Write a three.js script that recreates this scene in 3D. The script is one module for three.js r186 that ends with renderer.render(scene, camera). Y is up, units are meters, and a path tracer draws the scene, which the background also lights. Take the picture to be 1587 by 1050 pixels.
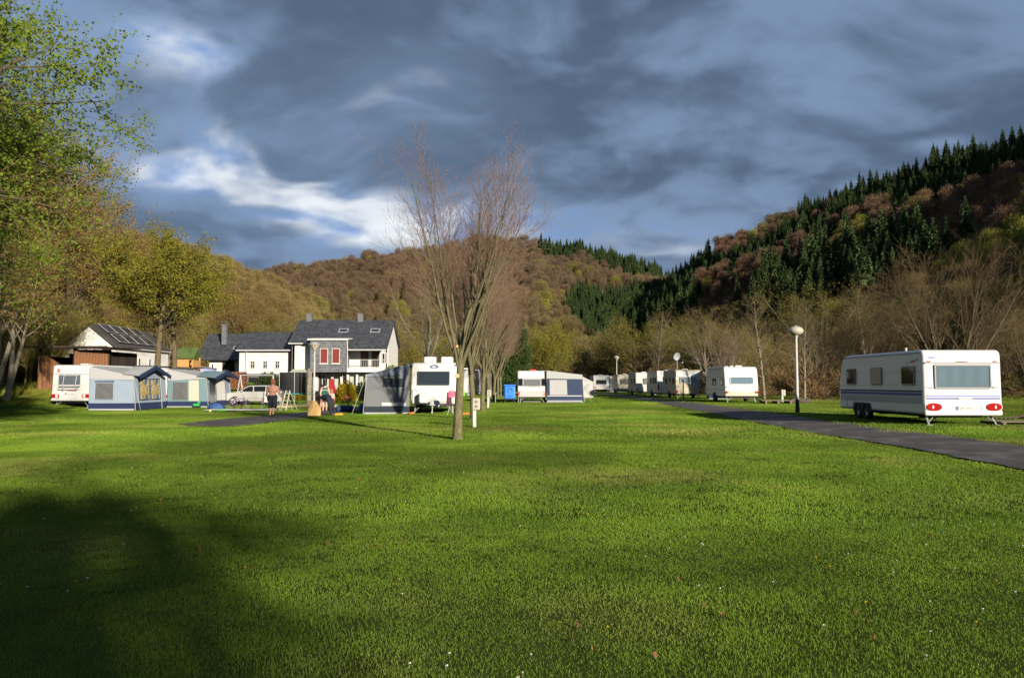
import * as THREE from 'three';
import { mergeGeometries } from 'three/addons/utils/BufferGeometryUtils.js';
import { MarchingCubes } from 'three/addons/objects/MarchingCubes.js';
import { RoundedBoxGeometry } from 'three/addons/geometries/RoundedBoxGeometry.js';

// ---------------------------------------------------------------- camera, sky, sun, exposure
const scene = new THREE.Scene();
const camera = new THREE.PerspectiveCamera(46.98, 1024 / 677, 0.1, 4000);
camera.position.set(0, 1.55, 0);
camera.rotation.set(Math.atan(68 / 1208), 0, 0);
scene.add(camera);

const renderer = new THREE.WebGLRenderer({ antialias: true });
renderer.setSize(1024, 677);
renderer.toneMapping = THREE.LinearToneMapping;
renderer.toneMappingExposure = 1.75;
renderer.shadowMap.enabled = true;

const SUN_EL = 15.5 * Math.PI / 180;
const SUN = new THREE.Vector3(0.527 * Math.cos(SUN_EL), Math.sin(SUN_EL), 0.85 * Math.cos(SUN_EL)).normalize();
const sun = new THREE.DirectionalLight(new THREE.Color(1.0, 0.89, 0.72), 4.7);
sun.position.copy(SUN).multiplyScalar(400);
sun.castShadow = true;
sun.shadow.radius = 1.8;
sun.shadow.mapSize.set(4096, 4096);
Object.assign(sun.shadow.camera, { left: -220, right: 220, top: 160, bottom: -160, near: 10, far: 1400 });
scene.add(sun, sun.target);

// ---------------------------------------------------------------- random numbers and noise
function rng(seed) { let a = seed >>> 0; return () => { a = (a + 0x6D2B79F5) | 0; let t = Math.imul(a ^ (a >>> 15), 1 | a); t = (t + Math.imul(t ^ (t >>> 7), 61 | t)) ^ t; return ((t ^ (t >>> 14)) >>> 0) / 4294967296; }; }
const PERM = new Float32Array(65536); { const r = rng(77); for (let i = 0; i < 65536; i++) PERM[i] = r(); }
const hash2 = (x, y) => PERM[(Math.imul(x, 374761) ^ Math.imul(y, 668265263) ^ (Math.imul(x, y) >>> 3)) & 65535];
function noise2(x, y) {
  const xi = Math.floor(x), yi = Math.floor(y); let u = x - xi, v = y - yi;
  u = u * u * u * (u * (u * 6 - 15) + 10); v = v * v * v * (v * (v * 6 - 15) + 10);
  const a = hash2(xi, yi), b = hash2(xi + 1, yi), c = hash2(xi, yi + 1), d = hash2(xi + 1, yi + 1);
  return a + (b - a) * u + (c - a) * v + (a - b - c + d) * u * v;
}
function fbm(x, y, n = 5) { let s = 0, a = 0.5, t = 0; for (let i = 0; i < n; i++) { s += a * noise2(x, y); t += a; a *= 0.5; const nx = x * 1.63 - y * 1.21 + 17.3; y = x * 1.21 + y * 1.63 - 9.1; x = nx; } return s / t; }
const clamp = (x, a = 0, b = 1) => x < a ? a : x > b ? b : x;
const sstep = (a, b, x) => { const t = clamp((x - a) / (b - a)); return t * t * (3 - 2 * t); };
const lerp = (a, b, t) => a + (b - a) * t;

// ---------------------------------------------------------------- sky: a broken deck of dark cloud over bright gaps near the horizon
function makeSky() {
  const W = 3072, H = 1536, data = new Float32Array(W * H * 4);
  const blue = [0.14, 0.26, 0.54], deck = [0.047, 0.072, 0.116], mid = [0.122, 0.176, 0.268], white = [0.50, 0.53, 0.56];
  // breaks in the deck: [azimuth from straight ahead, elevation, half width, half height, strength], in degrees
  const breaks = [[-26, 18.5, 6.5, 4.5, 0.25], [-23, 22, 3.5, 1.6, 0.2], [-8, 20.5, 5.5, 3, 0.23], [-11, 18.5, 4, 2, 0.18], [-5, 22, 3.5, 1.5, 0.18], [-1, 18, 4, 2, 0.12], [-20, 13.2, 11, 2.4, 0.29], [-11, 12, 6, 2.4, 0.34], [-27, 14, 5, 2, 0.2], [-20, 16, 2.5, 1.5, 0.16], [12, 10.4, 5, 2.0, 0.28], [20, 18, 7, 2.2, 0.12], [-1, 11, 7, 2.2, 0.26], [-70, 15, 16, 4, 0.26], [75, 18, 14, 5, 0.24], [130, 14, 18, 4, 0.28], [-130, 20, 14, 6, 0.24], [175, 16, 20, 4, 0.28], [100, 40, 16, 8, 0.2], [-100, 48, 18, 8, 0.2], [20, 55, 16, 8, 0.16], [170, 50, 18, 8, 0.2]];
  for (let j = 0; j < H; j++) {
    const el = ((j + 0.5) / H - 0.5) * Math.PI, sy = Math.sin(el), cy = Math.cos(el), eld = el * 57.296;
    for (let i = 0; i < W; i++) {
      const az = ((i + 0.5) / W - 0.5) * 2 * Math.PI, o = (j * W + i) * 4;
      if (sy < -0.05) { data[o] = 0.03; data[o + 1] = 0.035; data[o + 2] = 0.03; data[o + 3] = 1; continue; }
      const dx = cy * Math.cos(az), dz = cy * Math.sin(az), k = 2.2 / (Math.max(sy, 0) + 0.32), X = dx * k, Z = dz * k;
      const wx = fbm(X * 1.1 + 3, Z * 1.1 + 8, 3) - 0.5, wz = fbm(X * 1.1 + 31, Z * 1.1 + 5, 3) - 0.5;
      const big = fbm(X * 0.62 + wx * 0.6 + 4.2, Z * 0.8 + wz * 0.6 + 1.7, 5), fine = fbm(X * 1.9 + wx * 1.3 + 11, Z * 2.4 + wz * 1.3 + 23, 6), puff = fbm(X * 4.6 + wx * 2.2 + 51, Z * 5.6 + wz * 2.2 + 13, 6);
      let open = 0; const azd = (Math.atan2(dx, -dz)) * 57.296;
      for (const b of breaks) { let da = azd - b[0]; if (da > 180) da -= 360; if (da < -180) da += 360; const q = (da / b[2]) ** 2 + ((eld - b[1]) / b[3]) ** 2; if (q < 8) open += b[4] * Math.exp(-q * 0.7); }
      open *= clamp(0.35 + 2.6 * (fine - 0.28)) * (0.6 + 0.9 * puff);
      const body = big * 0.5 + fine * 0.5, cover = sstep(0.14, 0.46, body + 0.13 - open * 1.05 + (puff - 0.5) * 0.30);
      const lump = sstep(0.36, 0.80, puff * 0.80 + fine * 0.22 + 0.02 + open * 0.2), tone = sstep(0.32, 0.68, body + (puff - 0.5) * 0.42);
      for (let c = 0; c < 3; c++) {
        const d = lerp(deck[c], mid[c], clamp(0.92 * (1 - tone) + open * 1.3 + 0.25 * (puff - 0.42)));
        const gap = lerp(lerp(blue[c], mid[c], 0.45), white[c], lump * clamp(0.35 + open * 2.2));
        data[o + c] = lerp(gap, d, cover);
      }
      data[o + 3] = 1;
    }
  }
  const t = new THREE.DataTexture(data, W, H, THREE.RGBAFormat, THREE.FloatType);
  t.mapping = THREE.EquirectangularReflectionMapping; t.magFilter = THREE.LinearFilter; t.minFilter = THREE.LinearFilter; t.wrapS = THREE.RepeatWrapping;
  t.needsUpdate = true;
  return t;
}
scene.background = makeSky();
scene.environment = scene.background;

// ---------------------------------------------------------------- naming helpers
const taken = {};
function numbered(n) { const k = taken[n] = (taken[n] ?? -1) + 1; return k ? `${n}_${String(k).padStart(3, '0')}` : n; }
function tag(o, label, category, group) { o.userData.label = label; o.userData.category = category; if (group) o.userData.group = group; return o; }
function shade(o) { o.traverse(m => { if (m.isMesh) { m.castShadow = true; m.receiveShadow = true; } }); return o; }
function thing(name, label, category, pos = [0, 0, 0], turn = 0, group) {
  const g = new THREE.Group(); g.name = numbered(name); g.position.set(...pos); g.rotation.y = turn; scene.add(g);
  return tag(g, label, category, group);
}
function part(parent, name, geo, mat, label) {
  const m = new THREE.Mesh(Array.isArray(geo) ? merge(geo) : geo, mat); m.name = name; m.castShadow = m.receiveShadow = true;
  if (label) m.userData.label = label;
  parent.add(m); return m;
}
function single(name, geo, mat, label, category, group) { const m = part(scene, numbered(name), geo, mat); return tag(m, label, category, group); }
function structure(name, geo, mat) { const m = part(scene, name, geo, mat); m.userData.kind = 'structure'; return m; }
function merge(list) { const l = list.map(g => { g = g.index ? g.toNonIndexed() : g; for (const k of Object.keys(g.attributes)) if (!['position', 'normal', 'uv'].includes(k)) g.deleteAttribute(k); return g; }); return l.length === 1 ? l[0] : mergeGeometries(l); }
const box = (w, h, d, x = 0, y = 0, z = 0, ry = 0, rx = 0, rz = 0) => { const g = new THREE.BoxGeometry(w, h, d); if (rx) g.rotateX(rx); if (rz) g.rotateZ(rz); if (ry) g.rotateY(ry); return g.translate(x, y, z); };
const rbox = (w, h, d, r, x = 0, y = 0, z = 0) => new RoundedBoxGeometry(w, h, d, 2, Math.min(r, w / 2.01, h / 2.01, d / 2.01)).translate(x, y, z);
const cyl = (r0, r1, h, x = 0, y = 0, z = 0, n = 12) => new THREE.CylinderGeometry(r0, r1, h, n).translate(x, y, z);
function bar(a, b, r, n = 6) { const A = new THREE.Vector3(...a), B = new THREE.Vector3(...b), d = B.clone().sub(A), L = d.length(); const g = new THREE.CylinderGeometry(r, r, L, n); g.applyQuaternion(new THREE.Quaternion().setFromUnitVectors(new THREE.Vector3(0, 1, 0), d.normalize())); return g.translate((a[0] + b[0]) / 2, (a[1] + b[1]) / 2, (a[2] + b[2]) / 2); }
function sbar(a, b, w, h) { const A = new THREE.Vector3(...a), B = new THREE.Vector3(...b), d = B.clone().sub(A), L = d.length(); const g = new THREE.BoxGeometry(w, L, h); g.applyQuaternion(new THREE.Quaternion().setFromUnitVectors(new THREE.Vector3(0, 1, 0), d.normalize())); return g.translate((a[0] + b[0]) / 2, (a[1] + b[1]) / 2, (a[2] + b[2]) / 2); }

// ---------------------------------------------------------------- textures and materials
function tex(n, fn, srgb, rep = 1) {
  const d = new Uint8Array(n * n * 4);
  for (let j = 0; j < n; j++) for (let i = 0; i < n; i++) { const c = fn(i / n, j / n, i, j), o = (j * n + i) * 4; for (let k = 0; k < 3; k++) d[o + k] = clamp(Array.isArray(c) ? c[k] : c) * 255; d[o + 3] = 255; }
  const t = new THREE.DataTexture(d, n, n); t.wrapS = t.wrapT = THREE.RepeatWrapping; t.magFilter = THREE.LinearFilter; t.minFilter = THREE.LinearMipmapLinearFilter; t.generateMipmaps = true;
  if (srgb) t.colorSpace = THREE.SRGBColorSpace; t.repeat.set(rep, rep); t.needsUpdate = true; return t;
}
const rgb = (r, g, b) => new THREE.Color().setRGB(r, g, b);
// periodic noise for tiles: p = cells per tile
function pnoise(u, v, p, s = 0) { const x = u * p, y = v * p, xi = Math.floor(x), yi = Math.floor(y); let a = x - xi, b = y - yi; a = a * a * (3 - 2 * a); b = b * b * (3 - 2 * b); const h = (i, j) => hash2(((i % p) + p) % p + s * 131, ((j % p) + p) % p + s * 57); return lerp(lerp(h(xi, yi), h(xi + 1, yi), a), lerp(h(xi, yi + 1), h(xi + 1, yi + 1), a), b); }
const pf = (u, v, p, s) => 0.5 * pnoise(u, v, p, s) + 0.25 * pnoise(u, v, p * 2, s + 1) + 0.15 * pnoise(u, v, p * 4, s + 2) + 0.1 * pnoise(u, v, p * 8, s + 3);
const T = {
  grain: tex(256, (u, v) => 0.8 + 0.2 * pf(u, v, 8, 3) + (hash2(u * 256, v * 256 + 9) - 0.5) * 0.08, true),
  bump: tex(256, (u, v) => pf(u, v, 16, 5)),
  asphalt: tex(512, (u, v, i, j) => { const k = 0.55 + 0.30 * pf(u, v, 4, 11) + 0.22 * sstep(0.5, 0.62, pf(u, v, 5, 61)) - 0.2 * sstep(0.60, 0.66, pf(u, v, 9, 91)) + (hash2(i + 3, j + 40) - 0.5) * 0.28; return [k, k * 0.985, k * 0.975]; }, true),
  planks: tex(256, (u, v) => { const b = Math.floor(u * 12), k = 0.62 + 0.3 * hash2(b, 7) + 0.16 * (pnoise(u * 1, v, 4, 3) - 0.5) + 0.18 * (hash2(Math.floor(u * 256), Math.floor(v * 6)) - 0.5); return (u * 12 - b) < 0.05 ? k * 0.45 : k; }, true),
  slate: tex(512, (u, v) => { const row = Math.floor(v * 24), off = (row % 2) * 0.5, col = Math.floor(u * 24 + off), k = 0.7 + 0.26 * hash2(col % 24, row + 60) + 0.12 * (pf(u, v, 6, 21) - 0.5); const e = (v * 24 - row) < 0.12 || ((u * 24 + off) % 1) < 0.07; return e ? k * 0.8 : k; }, true),
  bark: tex(256, (u, v) => 0.45 + 0.55 * (0.6 * pf(u, v * 0.999, 10, 31) + 0.4 * pnoise(u, v, 32, 8)), true),
  weave: tex(128, (u, v, i, j) => 0.92 + 0.08 * hash2(i, j + 5), true),
};
const std = (color, rough = 0.8, o = {}) => new THREE.MeshStandardMaterial({ color, roughness: rough, ...o });
const phys = (color, rough, o = {}) => new THREE.MeshPhysicalMaterial({ color, roughness: rough, ...o });
// ---------------------------------------------------------------- the lie of the land
// each ridge: [x, z, height, reach] along its crest; the slope falls to nothing at that reach
const RIDGES = [
  { k: 1.25, p: [[-135, -40, 30, 62], [-128, -150, 34, 78], [-112, -205, 33, 70], [-108, -262, 37, 72], [-104, -330, 38, 80], [-120, -400, 30, 90]] },
  { k: 1.3, p: [[-330, -440, 70, 230], [-160, -450, 54, 215], [-74, -452, 72, 215], [-18, -452, 79, 215], [20, -452, 77, 215], [56, -454, 69, 210], [92, -458, 58, 190], [160, -480, 52, 190]] },
  { k: 1.12, p: [[265, 60, 92, 140], [225, -40, 92, 140], [200, -125, 92, 136], [158, -226, 71, 118], [139, -272, 68, 112], [121, -312, 69, 104], [102, -352, 61, 92], [76, -372, 44, 78], [38, -356, 22, 56]] },
  { k: 1.1, p: [[118, -150, 50, 36], [132, -116, 58, 46], [152, -60, 62, 50]] },  // added spur outside the view, shaped to shade the lower right slope
];
function ridgeH(R, x, z) {
  let best = 0;
  for (let i = 0; i + 1 < R.p.length; i++) {
    const a = R.p[i], b = R.p[i + 1], ax = b[0] - a[0], az = b[1] - a[1];
    const t = clamp(((x - a[0]) * ax + (z - a[1]) * az) / (ax * ax + az * az));
    const d = Math.hypot(x - a[0] - ax * t, z - a[1] - az * t), h = lerp(a[2], b[2], t), w = lerp(a[3], b[3], t);
    const s = clamp(1 - d / w); best = Math.max(best, h * Math.pow(s, R.k) * (1 + 0.18 * (1 - s)));
  }
  return best;
}
const hillsH = (x, z) => { let h = 0; for (const R of RIDGES) h = Math.max(h, ridgeH(R, x, z)); return h; };
function land(x, z) {
  let h = hillsH(x, z);
  h += clamp(h / 12) * (fbm(x / 46 + 3, z / 46 + 9, 3) - 0.5) * 16;
  if (h < 0) h = 0;
  h += 0.17 * sstep(8.4, 13.5, x) * sstep(-160, -120, z);                       // the right-hand pitches lie a little higher
  h += 1.5 * sstep(-20.5, -27, x) * sstep(-52, -62, z) * (1 - sstep(-140, -170, -z) * 0);
  h += 0.5 * sstep(-24, -30, x) * sstep(-30, -46, z) * (1 - sstep(-52, -62, z));
  h -= 0.10 * sstep(-3, -16, x) * sstep(-20, -36, z) * (1 - sstep(-22, -32, x));
  return h;
}
const M = {};
M.soil = phys(rgb(0.062, 0.078, 0.018), 1, { map: T.grain, specularIntensity: 0 });
{
  // one sheet, fine near the camera and coarse towards the horizon
  const xs = [], zs = [];
  for (let x = -1500; x < -420; x += 90) xs.push(x); for (let x = -420; x < -60; x += 8) xs.push(x); for (let x = -60; x < 60; x += 1.5) xs.push(x); for (let x = 60; x < 420; x += 8) xs.push(x); for (let x = 420; x <= 1500; x += 90) xs.push(x);
  for (let z = 900; z > 60; z -= 70) zs.push(z); for (let z = 60; z > -90; z -= 1.5) zs.push(z); for (let z = -90; z > -560; z -= 7) zs.push(z); for (let z = -560; z >= -1800; z -= 90) zs.push(z);
  const nx = xs.length, nz = zs.length, pos = [], uv = [], idx = [], col = [];
  for (let j = 0; j < nz; j++) for (let i = 0; i < nx; i++) {
    const x = xs[i], z = zs[j]; pos.push(x, land(x, z), z); uv.push(x / 3, z / 3);
    const w = clamp(hillsH(x, z) / 5), f = fbm(x / 9, z / 9, 3);
    col.push(lerp(0.95, 1.5 + f, w), lerp(1, 0.95 + 0.5 * f, w), lerp(1, 1.3, w));
  }
  for (let j = 0; j + 1 < nz; j++) for (let i = 0; i + 1 < nx; i++) { const a = j * nx + i, b = a + 1, c = a + nx, d = c + 1; idx.push(a, b, c, b, d, c); }
  const g = new THREE.BufferGeometry(); g.setAttribute('position', new THREE.Float32BufferAttribute(pos, 3)); g.setAttribute('uv', new THREE.Float32BufferAttribute(uv, 2)); g.setAttribute('color', new THREE.Float32BufferAttribute(col, 3)); g.setIndex(idx); g.computeVertexNormals();
  M.soil.vertexColors = true;
  structure('ground', g, M.soil);
}

// ---------------------------------------------------------------- road and path
const ROAD_NEAR = [[8.6, 14], [8.9, 0], [9.0, -10], [9.0, -13.8], [9.3, -19], [9.2, -25], [9.6, -34], [10.2, -48], [10.8, -62], [11.0, -80], [10.6, -100], [9.4, -125], [7.5, -150]];
const ROAD_FAR = [[11.2, 14], [11.4, 0], [11.3, -10], [11.4, -15], [11.6, -20], [11.7, -26], [12.1, -35], [12.6, -48], [13.0, -60], [13.2, -78], [12.8, -99], [11.6, -125], [9.7, -150]];
const PATH_A = [[-12.6, -29.6], [-11.2, -28.1], [-9.9, -27.9], [-9.6, -31], [-9.4, -34.4], [-9.0, -40], [-8.4, -46], [-7.6, -54], [-8, -62]];
const PATH_B = [[-12.9, -30.4], [-13.0, -33], [-12.9, -35.3], [-12.4, -37], [-11.9, -39], [-11.4, -43], [-11.0, -48], [-10.6, -55], [-11, -62]];
function spl(pts, n) { const c = new THREE.CatmullRomCurve3(pts.map(p => new THREE.Vector3(p[0], 0, p[1]))); return c.getPoints(n); }
function ribbon(A, B, n, lift, ragged) {
  const a = spl(A, n), b = spl(B, n), pos = [], uv = [], idx = [], K = 6;
  for (let i = 0; i <= n; i++) {
    const wa = (noise2(i * 0.9, 3.1 + ragged) - 0.5) * 0.14, wb = (noise2(i * 0.9, 8.3 + ragged) - 0.5) * 0.14;
    for (let k = 0; k <= K; k++) { const t = k / K, x = lerp(a[i].x + wa, b[i].x + wb, t), z = lerp(a[i].z, b[i].z, t); pos.push(x, land(x, z) + lift + 0.02 * Math.sin(Math.PI * t), z); uv.push(x / 4.3, z / 4.3); }
  }
  for (let i = 0; i < n; i++) for (let k = 0; k < K; k++) { const p = i * (K + 1) + k; idx.push(p, p + 1, p + K + 1, p + 1, p + K + 2, p + K + 1); }
  const g = new THREE.BufferGeometry(); g.setAttribute('position', new THREE.Float32BufferAttribute(pos, 3)); g.setAttribute('uv', new THREE.Float32BufferAttribute(uv, 2)); g.setIndex(idx); g.computeVertexNormals();
  return { g, a, b };
}
M.asphalt = std(rgb(0.145, 0.128, 0.124), 0.92, { map: T.asphalt, bumpMap: T.bump, bumpScale: 0.01 });
const road = ribbon(ROAD_NEAR, ROAD_FAR, 240, 0.03, 0), path = ribbon(PATH_A, PATH_B, 90, 0.03, 5);
structure('road', road.g, M.asphalt); structure('path', path.g, M.asphalt);
function between(r, x, z) { // is the point on this ribbon?
  const n = r.a.length - 1; let lo = 0, best = 1e9;
  for (let i = 0; i <= n; i++) { const d = Math.abs((r.a[i].z + r.b[i].z) / 2 - z); if (d < best) { best = d; lo = i; } }
  return best < 0.9 && x > r.a[lo].x + 0.16 * hash2(Math.floor(z * 9), 3) && x < r.b[lo].x - 0.16 * hash2(Math.floor(z * 9), 8);
}
function onPath(x, z) { let inside = false; const P = [...path.a, ...path.b.slice().reverse()]; for (let i = 0, j = P.length - 1; i < P.length; j = i++) if ((P[i].z > z) !== (P[j].z > z) && x < (P[j].x - P[i].x) * (z - P[i].z) / (P[j].z - P[i].z) + P[i].x) inside = !inside; return inside; }
const paved = (x, z) => (x > 7 && x < 14.5 && between(road, x, z)) || (x < -7 && x > -14 && z < -27 && z > -63 && onPath(x, z));

// ---------------------------------------------------------------- mown grass: tufts of blades
M.grass = phys(rgb(1, 1, 1), 0.55, { transmission: 0.35, thickness: 0, specularIntensity: 0.15 });
function grassPatch(seed, R, n, h, wide) {
  const r = rng(seed), pos = [], idx = []; let v = 0;
  for (let i = 0; i < n; i++) {
    const q = R * Math.sqrt(r()) * (1 + 0.25 * (r() - 0.5)), a = r() * 6.283, x = q * Math.cos(a), z = q * Math.sin(a), t = r() * 6.283, len = h * (0.45 + 0.75 * r()), w = wide * (0.7 + 0.6 * r()), lean = 0.25 + 0.75 * r(), la = r() * 6.283;
    const cx = Math.cos(t) * w, cz = Math.sin(t) * w, lx = Math.cos(la) * lean * len, lz = Math.sin(la) * lean * len;
    pos.push(x - cx, -0.01, z - cz, x + cx, -0.01, z + cz, x + lx * 0.4 + cx * 0.7, len * 0.62, z + lz * 0.4 + cz * 0.7, x + lx * 0.4 - cx * 0.7, len * 0.62, z + lz * 0.4 - cz * 0.7, x + lx, len, z + lz);
    
    idx.push(v, v + 1, v + 2, v, v + 2, v + 3, v + 3, v + 2, v + 4); v += 5;
  }
  const g = new THREE.BufferGeometry(); g.setAttribute('position', new THREE.Float32BufferAttribute(pos, 3)); g.setIndex(idx); const f = g.toNonIndexed(); f.computeVertexNormals(); return f;
}
function lawnTone(x, z, r) {
  const big = fbm(x / 5.5 + 40, z / 5.5 + 12, 4), mid = fbm(x / 1.3 + 9, z / 1.3 + 3, 3), dry = sstep(0.55, 0.76, fbm(x / 2.6 + 70, z / 2.6 + 55, 4));
  const stripe = 0.5 + 0.5 * Math.sin((x * 0.9 + z * 0.16 + 1.2 * big) * 2.9);
  const k = Math.max(0.58, 0.82 + 1.1 * (big - 0.5) + 0.85 * (mid - 0.5) + 0.09 * stripe + 0.2 * (r() - 0.5)) * 1.68;
  return [lerp(0.090, 0.168, dry * 0.6 + 0.28 * mid) * k, lerp(0.162, 0.176, dry) * k, lerp(0.018, 0.036, dry) * k];
}
{
  const r = rng(5);
  // [from distance, to distance, cell, radius, blades, height, blade half width]
  const bands = [[2.4, 9, 0.22, 0.25, 420, 0.022, 0.0018], [9, 22, 0.34, 0.36, 380, 0.032, 0.0030], [22, 55, 0.62, 0.68, 330, 0.05, 0.0075], [55, 135, 1.3, 1.4, 360, 0.075, 0.017]];
  const m4 = new THREE.Matrix4(), q = new THREE.Quaternion(), up = new THREE.Vector3(0, 1, 0), s = new THREE.Vector3(), p = new THREE.Vector3(), c = new THREE.Color();
  bands.forEach(([d0, d1, cell, R, n, h, w], b) => {
    const at = [];
    for (let z = 0; z > -d1; z -= cell) for (let x = -d1; x < d1; x += cell) {
      const px = x + (r() - 0.5) * cell, pz = z + (r() - 0.5) * cell, d = -pz;
      if (d < d0 - cell || d > d1 || Math.abs(px) > d * 0.74 + 2.2) continue;
      if (hillsH(px, pz) > 2.2 || paved(px, pz) || px < -37 || px > 46) continue;
      at.push([px, pz]);
    }
    const inst = new THREE.InstancedMesh(grassPatch(100 + b, R, n, h, w), M.grass, at.length);
    at.forEach(([x, z], i) => {
      const wild = sstep(-26, -31, x) + sstep(16.5, 22, x) * sstep(-30, -40, z) * 0.5;
      q.setFromAxisAngle(up, r() * 6.283); const k = 0.85 + 0.3 * r(); s.set(k, (0.75 + 0.6 * fbm(x / 1.7, z / 1.7, 2)) * (1 + wild * 2.2), k); p.set(x, land(x, z) - 0.004, z);
      inst.setMatrixAt(i, m4.compose(p, q, s)); const t = lawnTone(x, z, r); inst.setColorAt(i, c.setRGB(t[0] * (1 + 0.15 * wild), t[1] * (1 - 0.2 * wild), t[2]));
    });
    inst.name = 'lawn_grass' + (b ? '_00' + b : ''); inst.userData = { kind: 'stuff', label: ['short mown grass nearest the camera', 'short mown grass of the middle lawn', 'mown grass around the caravans and the lone tree', 'grass of the far end of the meadow'][b], category: 'grass' };
    inst.castShadow = inst.receiveShadow = true; scene.add(inst);
  });
}
// ---------------------------------------------------------------- trees
class Buf {
  constructor() { this.p = []; this.n = []; this.u = []; this.i = []; this.v = 0; }
  tube(pts, rad, sides) {
    const V = THREE.Vector3, base = this.v; let t = new V(), a = new V(), b = new V(), prev = null;
    for (let k = 0; k < pts.length; k++) {
      t.subVectors(pts[Math.min(k + 1, pts.length - 1)], pts[Math.max(k - 1, 0)]).normalize();
      if (!prev) { a.set(Math.abs(t.y) > 0.9 ? 1 : 0, Math.abs(t.y) > 0.9 ? 0 : 1, 0); } else a.copy(prev);
      a.addScaledVector(t, -a.dot(t)).normalize(); prev = a.clone(); b.crossVectors(t, a);
      for (let s = 0; s <= sides; s++) { const w = s / sides * 6.28319, c = Math.cos(w), d = Math.sin(w), nx = a.x * c + b.x * d, ny = a.y * c + b.y * d, nz = a.z * c + b.z * d; this.p.push(pts[k].x + nx * rad[k], pts[k].y + ny * rad[k], pts[k].z + nz * rad[k]); this.n.push(nx, ny, nz); this.u.push(s / sides * 2, pts[k].y * 0.8); }
    }
    for (let k = 0; k + 1 < pts.length; k++) for (let s = 0; s < sides; s++) { const o = base + k * (sides + 1) + s; this.i.push(o, o + 1, o + sides + 1, o + 1, o + sides + 2, o + sides + 1); }
    this.v += pts.length * (sides + 1);
  }
  leaf(x, y, z, dx, dy, dz, len, wid, r) { // a small diamond-shaped leaf, bent along its middle
    let ax = r() - 0.5, ay = r() - 0.5, az = r() - 0.5; let cx = dy * az - dz * ay, cy = dz * ax - dx * az, cz = dx * ay - dy * ax; const l = Math.hypot(cx, cy, cz) || 1; cx *= wid / l; cy *= wid / l; cz *= wid / l;
    const mx = x + dx * len * 0.45, my = y + dy * len * 0.45, mz = z + dz * len * 0.45; let nx = dy * cz - dz * cy, ny = dz * cx - dx * cz, nz = dx * cy - dy * cx; const m = Math.hypot(nx, ny, nz) || 1; nx /= m; ny /= m; nz /= m;
    this.p.push(x, y, z, mx + cx, my + cy, mz + cz, x + dx * len, y + dy * len, z + dz * len, mx - cx, my - cy, mz - cz); for (let k = 0; k < 4; k++) { this.n.push(nx, ny, nz); this.u.push(0, 0); }
    this.i.push(this.v, this.v + 2, this.v + 1, this.v, this.v + 3, this.v + 2); this.v += 4;
  }
  geo() { const g = new THREE.BufferGeometry(); g.setAttribute('position', new THREE.Float32BufferAttribute(this.p, 3)); g.setAttribute('normal', new THREE.Float32BufferAttribute(this.n, 3)); g.setAttribute('uv', new THREE.Float32BufferAttribute(this.u, 2)); g.setIndex(this.i); return g; }
}
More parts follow.
